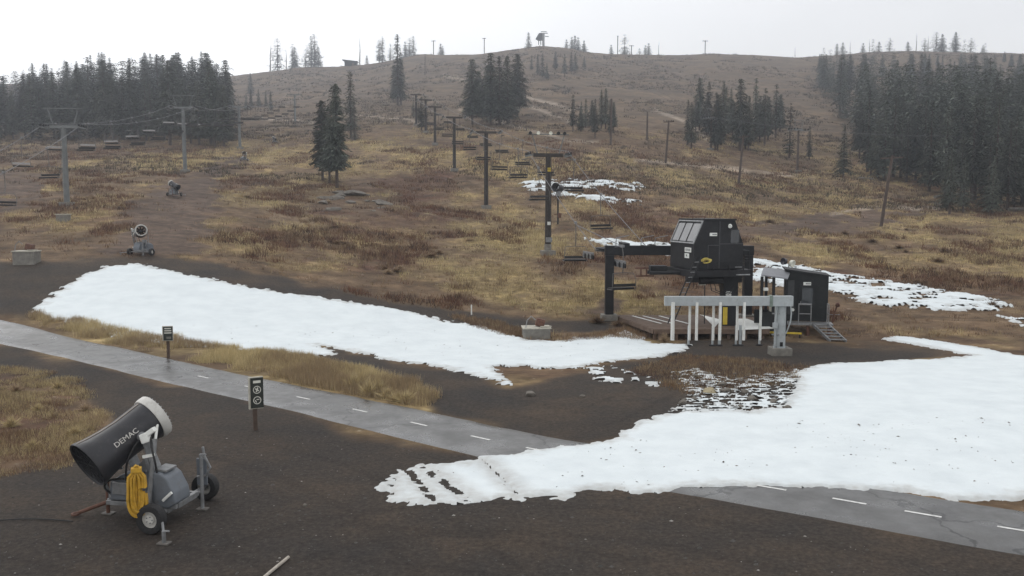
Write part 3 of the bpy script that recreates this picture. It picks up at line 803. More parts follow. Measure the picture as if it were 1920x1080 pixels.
    MB().bbox(cab(0.95, 0.1, -0.58), (1.9, 1.5, 0.5), 0.05, rz).build('gearbox', M_char, root)
    # tension frame running up-line, with bullwheel
    bw = Vector((lx(54.2), 54.2, 3.98))
    w = MB().lathe([(-0.07, 0.25), (-0.07, 1.55), (-0.10, 1.70), (-0.04, 1.62), (0.04, 1.62), (0.10, 1.70), (0.07, 1.55), (0.07, 0.25)], loc(bw), (0, 0, 1), 40)
    bwo = w.build('bullwheel', M_char, root, True)
    for k in range(3):
        MB().box(loc(bw) + Vector((0, 0, 0.02 * k - 0.02)), (3.1, 0.12, 0.018), Matrix.Rotation(k * math.pi / 3, 3, 'Z')).build('spoke', M_char, bwo)
    MB().tube([loc(bw + Vector((0, 0, -0.4))), loc(bw + Vector((0, 0, 0.45)))], 0.2, 12).build('bullwheel_shaft', M_char, bwo, True)
    MB().box(loc((bw.x, 53.4, 4.32)), (0.4, 2.2, 0.2)).build('bullwheel_bracket', M_char, root)
    q0 = Vector((P(1216, 511, 48.4).x, 48.4, 2.98))
    for s in (-0.35, 0.35):
        MB().tube([loc(Vector((10.2, 48.6 + s, 2.98))), loc(q0 + Vector((0, s, 0)))], 0.10, 8).build('carriage_rail', M_char, root)
    MB().bbox(loc(Vector((P(1234, 505, 48.6).x, 48.7, 3.2))), (0.9, 0.8, 0.3), 0.04).build('motor', M_char, root)
    # entry sheaves: two trains of small grey wheels
    for s in (-1, 1):
        st = MB(); base = (bw + lside * (1.68 * s) + ldir * 0.6 + Vector((0, 0, -0.35))) if s < 0 else Vector((P(1172, 490, 50.5).x, 50.5, 3.35))
        st.box(loc(base + ldir * 1.1 + Vector((0, 0, 0.05))), (0.08, 2.3, 0.16), frame_rot(YAW))
        tr = st.build('sheave_train', M_galv, root)
        for k in range(6):
            q = base + ldir * (0.1 + k * 0.4) + Vector((0, 0, -0.13))
            MB().lathe([(-0.05, 0.05), (-0.05, 0.17), (0, 0.14), (0.05, 0.17), (0.05, 0.05)], loc(q), lside, 14).build('sheave', M_galv if k % 2 else M_char, tr, True)
    # rusty hanger bracket
    q = P(1209, 508, 49.6)
    br = MB().box(loc(q + Vector((0, 0, -0.28))), (1.05, 0.14, 0.09), frame_rot(R(12)))
    br.box(loc(q + Vector((-0.22, 0, -0.05))), (0.08, 0.1, 0.45)).box(loc(q + Vector((0.10, 0, -0.05))), (0.08, 0.1, 0.45)).box(loc(q + Vector((0.1, 0.1, 0.16))), (1.3, 0.16, 0.1), frame_rot(R(8)))
    br.build('hanger_bracket', M_rust, root)
    MB().tube([cab(-0.9, -1.2, -0.62), cab(0.4, -1.2, -0.62)], 0.20, 14).build('drive_motor', M_char, root, True)
    MB().bbox(cab(-1.2, -0.9, -0.55), (0.5, 0.7, 0.34), 0.05, rz).build('brake_housing', M_char, root)
    for xx in (-1.3, -0.4, 0.5, 1.35):
        MB().box(cab(xx, -Lg / 2 - 0.24, -0.05), (0.07, 0.04, 0.5), rz).build('deck_bracket', M_char, root)
    MB().tube([cab(-W / 2 - 0.2, -Lg / 2 - 0.22, 0.42), cab(W / 2 + 0.5, -Lg / 2 - 0.22, 0.42)], 0.022, 6).build('deck_rail', M_char, root)
    for k_ in range(3):
        a_ = cab(-0.2 + 0.25 * k_, -1.0, -0.7); MB().tube([a_, a_ + Vector((0.1, 0, -0.5)), a_ + Vector((0.7 + 0.1 * k_, 0.05, -0.7)), a_ + Vector((1.1, 0.1, -0.35))], 0.025, 6).build('cable_loop', M_char, root, True)
    # catwalk rail at the right
    cw = MB()
    for y in (-1.2, 0.2, 1.4):
        cw.tube([cab(W / 2 + 0.55, y, -0.1), cab(W / 2 + 0.55, y, 0.95)], 0.035, 6)
    cw.tube([cab(W / 2 + 0.02, -1.2, 0.95), cab(W / 2 + 0.55, -1.2, 0.95), cab(W / 2 + 0.55, 1.4, 0.95)], 0.035, 6)
    cw.tube([cab(W / 2 + 0.55, -1.2, 0.5), cab(W / 2 + 0.55, 1.4, 0.5)], 0.025, 6)
    cw.build('catwalk_rail', M_char, root)
    MB().box(cab(W / 2 + 0.3, 0.1, -0.08), (0.62, 3.0, 0.06), rz).build('catwalk', M_char, root)
    # pale handles at right
    MB().tube([cab(0.95, -Lg / 2 - 0.06, 0.10), cab(1.35, -Lg / 2 - 0.06, 0.10)], 0.03, 6).build('grab_bar', M_galv, root)
    MB().tube([cab(0.9, -Lg / 2 - 0.30, -0.30), cab(1.7, -Lg / 2 - 0.30, -0.30)], 0.045, 6).build('grab_bar', M_galv, root)
    # safety placards on the mast
    MB().box(loc((11.82, 48.11, 1.85)), (0.30, 0.03, 0.24)).build('placard', M_white, root)
    MB().box(loc((11.66, 48.11, 0.62)), (0.24, 0.03, 0.95)).build('placard', M_yelsafe, root)
    # control box under the cabin
    MB().bbox(loc((10.35, 48.0, 2.50)), (0.36, 0.3, 0.36), 0.03).build('control_box', M_pale, root)
    MB().tube([loc((10.5, 48.05, 2.5)), loc((10.52, 48.05, 0.2))], 0.03, 6).build('conduit', M_char, root)
    # hose, lamps and hoops on the crossbeam
    for px in (1165, 1212, 1238):
        a = P(px, 470, 52.5); MB().tube([a + Vector((-0.35, 0, 0)) - o, a + Vector((-0.3, 0, 0.75)) - o, a + Vector((0.45, 0, 0.9)) - o], 0.03, 6).build('rail_hoop', M_galv, root)
    a = P(1223, 464, 52.4); MB().bbox(a - o, (0.34, 0.3, 0.30), 0.03).build('lamp_box', M_char, root)
    return root
TERM = terminal()

# ladder leaning from the deck to the cabin
def ladder():
    a = P(1252, 607, 45.7); b = P(1305, 482, 46.45)
    a.z = max(a.z, gz(a.x, a.y))
    root = empty('ladder', a, 0, 'dark metal ladder leaning up to the black machine cabin', 'ladder')
    d = b - a; s = Vector((0.30, 0.10, 0)); 
    for k in (0, 1):
        MB().tube([s * k, d + s * k], 0.035, 6).build('stringer', M_char, root)
    n = 13
    for k in range(1, n):
        MB().tube([d * (k / n), d * (k / n) + s], 0.022, 6).build('rung', M_galv, root)
ladder()
# yellow rope bundle hung on the cabin front
def bundle():
    p = P(1324, 489, 46.95)
    b = MB()
    for k in range(5):
        pts = []
        for i in range(19):
            a = 2 * math.pi * i / 18
            pts.append(Vector((math.cos(a) * (0.26 - 0.015 * k) + 0.03 * math.sin(3 * a + k), -0.03 - 0.02 * k, math.sin(a) * (0.07 + 0.012 * k) + 0.03 * math.sin(2 * a + k))))
        b.tube(pts, 0.035, 6, False)
    o = b.build('rope_bundle', mat('dirty_yellow_rope', (0.50, 0.40, 0.10), 0.8, 0, 0.25, 12), None, True)
    o.location = p
    tag(o, 'bundled yellow rope hanging on the black cabin front', 'rope')
bundle()

# ------------------------------------------------------------------ loading deck
def deck():
    A = P(1152, 590, 53.2); Bp = P(1226, 626, 46.8); C = P(1442, 636, 46.8); Dp = P(1436, 594, 53.2)
    zt = 0.02
    root = empty('loading_deck', (A.x, 50, -0.6), 0, 'low brown plank loading deck under the black lift terminal', 'deck')
    o = Vector(root.location)
    n = 26
    for k in range(n):
        t0 = k / n; t1 = (k + 0.94) / n
        l0 = Bp.lerp(A, t0); l1 = Bp.lerp(A, t1); r0 = C.lerp(Dp, t0); r1 = C.lerp(Dp, t1)
        z = zt + random.uniform(-0.006, 0.006)
        poly = [Vector((q.x + (random.uniform(-.03, .03)), q.y, z)) - o for q in (l0, r0, r1, l1)]
        MB().prism(poly, (0, 0, 0.05)).build('plank', M_wood, root)
    rim = MB()
    for (p, q) in ((A, Bp), (Bp, C)):
        d = (q - p); d.z = 0; nn = Vector((d.y, -d.x, 0)).normalized() * 0.06
        if nn.y > 0: nn = -nn
        rim.prism([Vector((p.x, p.y, zt - 0.2)) - o + nn * .2, Vector((q.x, q.y, zt - 0.2)) - o + nn * .2, Vector((q.x, q.y, zt + 0.03)) - o + nn * .2, Vector((p.x, p.y, zt + 0.03)) - o + nn * .2], nn)
    rim.build('rim_joist', M_wood, root)
    for t in np.linspace(0.04, 0.96, 8):
        q = A.lerp(Bp, float(t)); g = gz(q.x, q.y)
        MB().box(Vector((q.x + .14, q.y, (zt - 0.2 + g - 0.2) / 2)) - o, (0.14, 0.14, max(zt - 0.2 - g + 0.2, 0.15))).build('support_post', M_wood, root)
    for t in np.linspace(0.05, 0.95, 7):
        q = Bp.lerp(C, float(t)); g = gz(q.x, q.y)
        MB().box(Vector((q.x, q.y + 0.14, (zt - 0.2 + g - 0.2) / 2)) - o, (0.14, 0.14, max(zt - 0.2 - g + 0.2, 0.15))).build('support_post', M_wood, root)
    z = zt + 0.06
    def strip(a, b, w):
        a = Vector((a[0], a[1], z)); b = Vector((b[0], b[1], z)); d = (b - a).normalized(); nn = Vector((-d.y, d.x, 0)) * w / 2
        return MB().prism([a + nn - o, a - nn - o, b - nn - o, b + nn - o], (0, 0, 0.012))
    for (p1, p2, w) in (((1186, 594), (1240, 608), 0.12), ((1206, 591), (1262, 606), 0.12), ((1236, 592), (1290, 612), 0.12)):
        a = P(p1[0], p1[1], 52.5); b = P(p2[0], p2[1], 49)
        strip((a.x, a.y), (b.x, b.y), w).build('edge_strip', M_white, root)
    return z
DZ = deck()
def white_mat(pts, label):
    me = MB()
    ps = []
    for (px, py) in pts:
        d = ray(px, py); t = (DZ + 0.004 - CAMZ) / d.z; ps.append(Vector((d.x * t, d.y * t, DZ + 0.004)))
    o = ps[0].copy()
    ob = me.prism([p - o for p in ps], (0, 0, 0.02)).build('mat', M_white)
    ob.location = o; tag(ob, label, 'mat')
white_mat([(1312, 590), (1352, 600), (1340, 614), (1318, 592)], 'narrow white sheet on the deck left of the mast')
white_mat([(1384, 598), (1400, 598), (1452, 616), (1384, 619)], 'large white triangular sheet on the deck right of the mast')
def yellow_bar():
    a = G(1426, 631); b = G(1503, 634)
    a.z += 0.25; b.z += 0.25
    root = empty('low_barrier', (a.x, a.y, a.z - 0.25), 0, 'low yellow barrier bar on the ground behind the gate post', 'barrier')
    MB().bbox((b - a) / 2 + Vector((0, 0, 0.25)), ((b - a).length, 0.10, 0.10), 0.015, Matrix.Rotation(math.atan2((b - a).y, (b - a).x), 3, 'Z')).build('rail', M_yelsafe, root)
    for t in (0.05, 0.5, 0.95):
        q = (b - a) * t; MB().box(q + Vector((0, 0, 0.08)), (0.07, 0.07, 0.34)).build('stub', M_char, root)
yellow_bar()

# ------------------------------------------------------------------ loading gate: beam on one post with hanging tubes
def gate():
    Yg = 41.6
    base = P(1461, 672, Yg); g = gz(base.x, Yg)
    root = empty('loading_gate', (base.x, Yg, g), 0, 'grey boom gate on one steel post with hanging white tubes', 'gate')
    o = Vector(root.location)
    bl = P(1244, 563, Yg); br = P(1482, 563, Yg)
    zc = bl.z
    MB().bbox(Vector(((bl.x + P(1440, 563, Yg).x) / 2, Yg - 0.30, zc)) - o, (P(1440, 563, Yg).x - bl.x, 0.30, 0.44), 0.025).build('boom', M_gate, root)
    MB().bbox(Vector(((P(1444, 563, Yg).x + br.x) / 2, Yg - 0.30, zc)) - o, (br.x - P(1444, 563, Yg).x, 0.32, 0.48), 0.025).build('boom_head', M_gate, root)
    MB().bbox(Vector((P(1441, 563, Yg).x, Yg - 0.30, zc)) - o, (0.14, 0.36, 0.52), 0.02).build('hinge_clamp', mat('grey_green_paint', (0.16, 0.2, 0.17), 0.6), root)
    MB().tube([Vector((0, 0, 0.2)), Vector((0, 0, zc - g + 0.2))], 0.26, 18).build('post', M_gate, root, True)
    MB().tube([Vector((0, 0, 0.35)), Vector((0, 0, 0.40))], 0.31, 18).build('collar', M_gate, root, True)
    MB().box(Vector((0, -0.275, 0.55)), (0.14, 0.03, 0.2)).build('access_hatch', M_char, root)
    MB().bbox(Vector((0.02, 0, 0.12)), (0.92, 0.92, 0.5), 0.04).build('footing', M_conc, root)
    for k in range(4):
        a = math.pi / 4 + k * math.pi / 2
        MB().tube([Vector((0.33 * math.cos(a), 0.33 * math.sin(a), 0.3)), Vector((0.33 * math.cos(a), 0.33 * math.sin(a), 0.46))], 0.025, 6).build('anchor_bolt', M_galv, root)
    c = MB().tube([Vector((-0.30, -0.22, 0.2)), Vector((-0.30, -0.22, 1.6)), Vector((-0.27, -0.2, 2.1)), Vector((-0.2, -0.2, zc - g - 0.2))], 0.05, 8)
    c.build('conduit', M_gate, root, True)
    MB().bbox(Vector((-0.33, -0.3, 1.45)), (0.22, 0.16, 0.26), 0.02).build('junction_box', M_gate, root)
    for z in (1.0, 2.0):
        MB().box(Vector((-0.2, -0.2, z)), (0.5, 0.08, 0.06)).build('bracket', M_galv, root)
    hp = [Vector((0.38, -0.3, zc - g - 0.2)), Vector((0.42, -0.3, zc - g - 0.6)), Vector((0.40, -0.28, zc - g - 0.95)), Vector((0.30, -0.25, 1.3)), Vector((0.22, -0.2, 1.05))]
    MB().tube(hp, 0.035, 8).build('hose', M_gate, root, True)
    for px, w in ((1262, 0.10), (1294, 0.065), (1307, 0.075), (1338.5, 0.065), (1351, 0.075), (1383, 0.065), (1396, 0.075), (1427, 0.065)):
        near_ = w > 0.07
        y = Yg - (0.44 if near_ else 0.10)
        t = P(px, 563, Yg)
        zb = gz(t.x, y) + (0.35 if near_ else 0.45)
        x = t.x * y / Yg
        MB().tube([Vector((x, y, zc - 0.05)) - o, Vector((x, y, max(zb, P(px, 638, y).z))) - o], w * 0.9, 10).build('gate_tube', M_white, root, True)
gate()
for i, px in enumerate((1291, 1336, 1349, 1380, 1388, 1424)):
    q = P(px, 632, 44.8); g = gz(q.x, 44.8)
    r_ = empty('stanchion', (q.x, 44.8, g), 0, 'short white stanchion standing behind the hanging gate tubes', 'stanchion', 'short white stanchions behind the gate')
    MB().tube([Vector((0, 0, -0.1)), Vector((0, 0, 1.05))], 0.055 if i not in (2, 4) else 0.07, 10).build('tube', M_gate, r_, True)
    MB().lathe([(0, 0.0), (0, 0.17), (0.05, 0.17), (0.08, 0.08)], Vector((0, 0, 0.0)), (0, 0, 1), 12).build('base_flange', M_char, r_)

# ------------------------------------------------------------------ operator shed with canopy, steps
def shed():
    yaw = R(-13)
    c0 = P(1512, 604, 48.6)
    zf = 0.27
    root = empty('operator_shed', (c0.x, 48.6, zf - 0.4), 0, 'small dark operator shed with sloping roof beside the lift terminal', 'shed')
    o = Vector(root.location); rz = frame_rot(yaw)
    W, D_ = 2.2, 2.1
    def L_(x, y, z): return rz @ Vector((x, y, z)) + Vector((0, 0, 0.4)) + rz @ Vector((0, D_ / 2, 0))
    hL, hR = 2.80, 2.50
    MB().prism([L_(-W / 2, -D_ / 2, 0), L_(W / 2, -D_ / 2, 0), L_(W / 2, -D_ / 2, hR), L_(-W / 2, -D_ / 2, hL)], rz @ Vector((0, D_, 0))).build('wall', M_shed, root)
    MB().prism([L_(-W / 2 - .1, -D_ / 2 - .12, hL + 0.01), L_(W / 2 + .1, -D_ / 2 - .12, hR - 0.02), L_(W / 2 + .1, -D_ / 2 - .12, hR + 0.05), L_(-W / 2 - .1, -D_ / 2 - .12, hL + 0.08)], rz @ Vector((0, D_ + .24, 0))).build('roof', M_char, root)
    dr = MB().box(L_(0.0, -D_ / 2 - 0.02, 1.02), (0.86, 0.04, 2.02), rz).build('door', M_shed, root)
    MB().box(L_(0.0, -D_ / 2 - 0.05, 1.40), (0.56, 0.02, 0.9), rz).build('door_window', M_dglass, dr)
    MB().tube([L_(-0.34, -D_ / 2 - 0.08, 1.0), L_(-0.34, -D_ / 2 - 0.08, 1.12)], 0.025, 6).build('door_handle', M_galv, dr)
    pl = MB().box(L_(-0.02, -D_ / 2 - 0.055, 2.08), (0.40, 0.02, 0.17), rz).build('sign_plate', M_white, root)
    MB().box(L_(0.03, -D_ / 2 - 0.068, 2.08), (0.26, 0.006, 0.06), rz).build('text_bar', M_galv, pl)
    MB().box(L_(-0.86, -D_ / 2 - 0.015, 1.3), (0.34, 0.03, 1.9), rz).build('side_panel', mat('panel_grey', (0.05, 0.053, 0.055), 0.6), root)
    MB().tube([L_(-0.75, -D_ / 2 - 0.1, 0.62), L_(-0.75, -D_ / 2 - 0.02, 0.62)], 0.09, 10).build('outlet', M_white, root)
    # floor platform
    MB().bbox(L_(-0.1, -D_ / 2 - 0.45, -0.07), (W + 0.6, 1.0, 0.10), 0.015, rz).build('landing', M_galv, root)
    for (x, y) in ((-W / 2, -D_ / 2 - .8), (W / 2, -D_ / 2 - .8), (-W / 2, D_ / 2), (W / 2, D_ / 2), (0, -D_ / 2 - .8)):
        q = L_(x, y, -0.1); wz = gz(q.x + o.x, q.y + o.y) - o.z
        MB().box((q + Vector((q.x, q.y, wz - 0.1))) / 2, (0.14, 0.14, max(q.z - wz + 0.1, .1))).build('pier', M_rust, root)
    # railings
    def rail(x, y0, y1, mid=True):
        m = MB().tube([L_(x, y0, -0.05), L_(x, y0, 1.02)], 0.03, 6).tube([L_(x, y1, -0.05), L_(x, y1, 1.02)], 0.03, 6)
        m.tube([L_(x, y0, 1.02), L_(x, y1, 1.02)], 0.03, 6).tube([L_(x, y0, 0.52), L_(x, y1, 0.52)], 0.025, 6); m.build('handrail', M_galv, root)
    m = MB()
    for x in (-0.5, 0.14): m.tube([L_(x, -D_ / 2 - 0.88, -0.05), L_(x, -D_ / 2 - 0.88, 1.02)], 0.03, 6)
    m.tube([L_(-0.52, -D_ / 2 - 0.88, 1.02), L_(0.16, -D_ / 2 - 0.88, 1.02)], 0.05, 6).tube([L_(-0.5, -D_ / 2 - 0.88, 0.5), L_(0.14, -D_ / 2 - 0.88, 0.5)], 0.028, 6)
    m.build('handrail', M_galv, root)
    rail(1.06, -D_ / 2 - 0.88, -D_ / 2 - 0.1)
    # steps
    s0, s1 = L_(0.22, -D_ / 2 - 0.95, -0.05), L_(1.02, -D_ / 2 - 0.95, -0.05)
    wz = gz(o.x + 0.4, o.y - 2.4) - o.z
    run = Vector((0.36, -1.75, wz - s0.z + 0.02))
    for s in (s0, s1):
        MB().prism([s + Vector((-.03, 0, -.08)), s + Vector((.03, 0, -.08)), s + Vector((.03, 0, .08)), s + Vector((-.03, 0, .08))], run).build('stringer', M_galv, root)
    for k in range(1, 6):
        f = k / 5.4
        a, b = s0 + run * f, s1 + run * f
        MB().box((a + b) / 2 + Vector((0, 0, 0.03)), ((b - a).length, 0.24, 0.04), frame_rot(math.atan2((b - a).y, (b - a).x))).build('tread', M_galv, root)
    # flood lamp on the roof corner
    fp = L_(-W / 2 + 0.08, -D_ / 2, hL + 0.06)
    lp = MB().tube([fp, fp + Vector((0, 0, 0.3))], 0.03, 6).build('lamp_bracket', M_galv, root)
    MB().lathe([(0, 0.03), (0.1, 0.18), (0.26, 0.21), (0.28, 0.19), (0.2, 0.0)], fp + Vector((0.02, 0, 0.36)), Vector((0.6, -0.75, -0.2)), 16).build('flood_lamp', M_light, root, True)
    MB().lathe([(0, 0.03), (0.1, 0.17), (0.28, 0.20), (0.3, 0.18), (0.22, 0.0)], fp + Vector((-0.1, 0.05, 0.42)), Vector((-0.85, -0.4, 0.1)), 16).build('flood_lamp', mat('lamp_dark', (0.02, 0.02, 0.03), 0.4), root, True)
    return root
shed()
def canopy():
    c = P(1454, 606, 48.3); g = gz(c.x, 48.3)
    root = empty('control_booth', (c.x, 48.3, g), 0, 'open control booth with tilted grey roof sheet beside the dark shed', 'booth')
    tl, tr, br, bl = [Vector(P(*q)) - Vector(root.location) for q in ((1432, 503, 49.3), (1483, 509, 49.3), (1477, 524, 47.5), (1427, 517, 47.5))]
    MB().prism([bl, br, tr, tl], (0, 0, 0.06)).build('roof', M_greyroof, root)
    for (px, y, zt) in ((1428, 47.7, bl.z), (1436, 49.1, tl.z), (1450, 47.7, bl.z - .02), (1474, 47.7, br.z), (1476, 49.1, tr.z)):
        p = P(px, 560, y); gg = gz(p.x, y) - root.location.z
        MB().box(Vector((p.x - root.location.x, y - 48.3, (zt - 0.05 + gg - 0.1) / 2)), (0.13, 0.13, zt - 0.05 - gg + 0.1)).build('post', M_char, root)
    p0, p1 = P(1429, 590, 47.6), P(1474, 590, 47.6)
    MB().box(Vector(((p0.x + p1.x) / 2 - root.location.x, -0.62, 0.72)), (p1.x - p0.x, 0.07, 1.1)).build('half_wall', M_shed, root)
    MB().box(Vector(((p0.x + p1.x) / 2 - root.location.x, 0.85, 0.72)), (p1.x - p0.x, 0.07, 1.1)).build('half_wall', M_shed, root)
    MB().bbox(Vector((p0.x + 0.15 - root.location.x, -0.72, 2.55)), (0.24, 0.2, 0.16), 0.02).build('lamp_box', M_white, root)
    MB().box(Vector((P(1453, 540, 48.2).x - root.location.x, 0.1, 1.7)), (0.4, 0.3, 0.9)).build('control_console', M_pale, root)
canopy()

# hydrant beside the shed
def hydrant():
    g = G(1558, 610)
    root = empty('hydrant', g, 0, 'rusty leaning snowmaking hydrant beside the dark shed', 'hydrant')
    MB().tube([Vector((0, 0, -0.1)), Vector((0.12, 0, 0.5)), Vector((0.32, 0, 1.15))], 0.05, 8).build('standpipe', M_rust, root)
    MB().lathe([(0, 0.02), (0.05, 0.12), (0.2, 0.14), (0.26, 0.05), (0.26, 0)], Vector((0.22, 0, 1.15)), Vector((0.9, -0.2, 0.3)), 10).build('valve_head', M_rust, root)
    MB().tube([Vector((-0.1, 0, 0.62)), Vector((0.5, 0, 0.62))], 0.02, 6).build('valve_bar', M_galv, root)
hydrant()

# ------------------------------------------------------------------ chairs
M_chairfr = mat('chair_frame_grey', (0.12, 0.115, 0.11), 0.5, 0.2, 0.2, 5)
def make_chair(full=True, pale=False):
    root = empty('lift_chair', (0, 0, 0))
    W = 1.55
    # local: x across, y forward, z=0 at rope grip
    hg = MB().tube([Vector((0, 0, 0)), Vector((0, -0.12, -0.35)), Vector((0, -0.2, -1.1)), Vector((0, -0.1, -1.55))], 0.03, 7)
    bl = MB().tube([Vector((-W / 2, 0.35, -2.5)), Vector((-W / 2, -0.25, -2.5)), Vector((-W / 2, -0.32, -1.9)), Vector((-W / 2 + .1, -0.15, -1.56)), Vector((0, -0.1, -1.52)), Vector((W / 2 - .1, -0.15, -1.56)), Vector((W / 2, -0.32, -1.9)), Vector((W / 2, -0.25, -2.5)), Vector((W / 2, 0.35, -2.5))], 0.022, 7)
    seat = MB().bbox((0, 0.08, -2.46), (W - 0.04, 0.50, 0.13), 0.03)
    back = MB().bbox((0, -0.28, -2.24), (W - 0.06, 0.06, 0.17), 0.02, Matrix.Rotation(R(-8), 3, 'X'))
    grip = MB().bbox((0, 0, 0.02), (0.12, 0.4, 0.16), 0.03)
    if full:
        hg.build('hanger', M_chairfr, root, True); bl.build('bail_frame', M_chairfr, root, True)
        seat.build('seat', M_chair, root); back.build('backrest', M_chairlit if pale else M_chair, root); grip.build('grip', M_galv, root)
    return root
def chair_far():
    W = 1.5; m = MB()
    m.tube([Vector((0, 0, 0)), Vector((0, -0.2, -1.1)), Vector((0, -0.1, -1.55))], 0.025, 5)
    m.tube([Vector((-W / 2, -0.25, -2.5)), Vector((-W / 2, -0.3, -1.9)), Vector((0, -0.1, -1.52)), Vector((W / 2, -0.3, -1.9)), Vector((W / 2, -0.25, -2.5))], 0.018, 5)
    m.box((0, 0.08, -2.46), (W, 0.5, 0.12)).box((0, -0.28, -2.24), (W, 0.06, 0.14))
    return m
CH_proto = {False: None, True: None}
FAR_mesh = {}
def place_chair(pos, rz, label, group, far=False, pale=False):
    if far:
        if pale not in FAR_mesh:
            FAR_mesh[pale] = chair_far().mesh('lift_chair'); FAR_mesh[pale].materials.append(M_chair)
        o = link('lift_chair', FAR_mesh[pale])
    elif CH_proto[pale] is None:
        o = CH_proto[pale] = make_chair(True, pale)
    else:
        o = copy_tree(CH_proto[pale])
    o.location = pos; o.rotation_euler = (random.uniform(-.04, .04), random.uniform(-.03, .03), rz)
    tag(o, label, 'lift chair', group)

# ------------------------------------------------------------------ lift towers
M_tgrey = mat('dull_grey_tower_paint', (0.15, 0.16, 0.16), 0.6, 0.1, 0.2, 1.5)
def lift_tower(x, y, ztop, yaw, style, label, group=None, gauge=1.7, lamps=False, detail=True):
    g = gz(x, y)
    root = empty('lift_tower', (x, y, g), yaw, label, 'lift tower', group)
    H = ztop - g
    if style == 'brown': mp_, ma, r0, r1 = M_tower, M_tower, 0.27, 0.21
    elif style == 'wood': mp_, ma, r0, r1 = M_pole, M_galv, 0.22, 0.17
    else: mp_, ma, r0, r1 = M_tgrey, M_tgrey, 0.27, 0.21
    MB().tube([Vector((0, 0, -0.4)), Vector((0, 0, H))], [r0, r1], 14).build('mast', mp_, root, True)
    MB().bbox((0, 0, 0.1), (1.1, 1.1, 0.5), 0.03).build('footing', M_conc, root)
    MB().bbox((0, 0, H + 0.05), (gauge * 2 - 0.9, 0.24, 0.26 if not lamps else 0.30), 0.03).build('crossarm', ma, root)
    for s in (-1, 1):
        t = MB().box((s * gauge, 0, H - 0.02), (0.08, 2.2, 0.14))
        t.box((s * (gauge - 0.32), 0, H + 0.05), (0.65, 0.10, 0.10))
        tr = t.build('sheave_train', M_tgrey, root)
        for k in range(4):
            MB().lathe([(-0.04, 0.04), (-0.04, 0.16), (0, 0.13), (0.04, 0.16), (0.04, 0.04)], Vector((s * gauge, -0.85 + k * 0.57, H + 0.14)), (1, 0, 0), 12).build('sheave', M_char, tr, True)
        MB().box((s * (gauge + 0.25), 0, H - 0.3), (0.3, 2.0, 0.025)).build('work_platform', M_tgrey, root)
    if detail:
        ld = MB()
        for s in (-0.17, 0.17): ld.tube([Vector((s, -r0 - 0.16, 1.6)), Vector((s, -r1 - 0.16, H))], 0.02, 5)
        z = 1.8
        while z < H: ld.tube([Vector((-0.17, -r0 - .16 + (r0 - r1) * z / H, z)), Vector((0.17, -r0 - .16 + (r0 - r1) * z / H, z))], 0.016, 5); z += 0.33
        ld.build('ladder', (M_tgrey if style != 'brown' else ma), root)
    # lifting frame above the crossarm
    lf = MB()
    for s in (-1, 1):
        lf.tube([Vector((s * 0.9, 0, H + 0.1)), Vector((s * 1.35, 0, H + 1.7))], 0.045, 6)
    lf.tube([Vector((-1.75, 0, H + 1.75)), Vector((1.75, 0, H + 1.75))], 0.05, 6)
    if lamps or style != 'brown': lf.build('lifting_frame', M_tgrey, root)
    if lamps:
        for x_ in (-1.45, -0.8, 0.25, 0.85, 1.45):
            MB().lathe([(0, 0.02), (0.06, 0.11), (0.2, 0.15), (0.22, 0.13), (0.18, 0)], Vector((x_, -0.05, H + 1.78)), Vector((random.uniform(-.6, .6), -0.8, 0.25)), 12).build('lamp', M_char if x_ > 0.5 or x_ < -1 else M_light, root, True)
        MB().box((0.05, -r1 - 0.05, H - 1.15), (0.32, 0.03, 0.32)).build('sign_plate', M_yelsafe, root)
        MB().box((0.02, -r0 - 0.02, 2.6), (0.28, 0.03, 0.30)).build('sign_plate', M_white, root)
        MB().lathe([(0, 0.30), (0.55, 0.30)], Vector((0, 0, 0.35)), (0, 0, 1), 14).build('base_band', M_conc, root)
        MB().box((0.0, -0.36, 1.25), (0.5, 0.2, 0.4)).build('junction_box', M_galv, root)
    return root
MAIN = [(74, 292), (106, 249), (136, 221), (164, 201), (182, 188), (205, 178)]
main_pts = [Vector((lx(54.2), 54.2, 3.98))]
ords = ['first brown lift tower up the line, carrying lamps, nearest the terminal', 'second brown lift tower uphill of the lamp tower', 'third brown lift tower in the line above the terminal', 'fourth brown lift tower up the main line', 'fifth small brown lift tower up the main line', 'sixth and farthest brown lift tower of the main line']
for i, (y, rt) in enumerate(MAIN):
    x = lx(y); zt = P(960 + x / y * F, rt, y).z
    lift_tower(x, y, zt, YAW, 'brown', ords[i], 'towers of the main chairlift', lamps=(i == 0), detail=(i < 3))
    main_pts.append(Vector((x, y, zt + 0.38)))
def rope_between(pts, side, sag=0.012, r=0.022, n=14):
    out_ = []
    for a, b in zip(pts[:-1], pts[1:]):
        Lh = (b - a).length
        for k in range(n):
            t = k / n; q = a.lerp(b, t); q.z -= 4 * sag * Lh * t * (1 - t); out_.append(q + side)
    out_.append(pts[-1] + side)
    return out_
def rope_obj(pts, r, label, group=None):
    o = MB().tube([p - pts[0] for p in pts], r, 5).build('haul_rope', M_rope)
    o.location = pts[0]; tag(o, label, 'cable', group); return o
def at_y(pts, y):
    for a, b in zip(pts[:-1], pts[1:]):
        if min(a.y, b.y) <= y <= max(a.y, b.y) and a.y != b.y:
            return a.lerp(b, (y - a.y) / (b.y - a.y))
    return None
G2 = 1.7
lane = {}
lane[-1] = rope_between(main_pts, lside * -G2); lane[1] = rope_between(main_pts, lside * G2)
rope_obj(lane[-1], 0.025, 'steel haul rope of the main chairlift carrying the left row of chairs')
rope_obj(lane[1], 0.025, 'steel haul rope of the main chairlift carrying the right row of chairs')
ML = 'dark triple chair hanging on the main haul rope above the hillside'
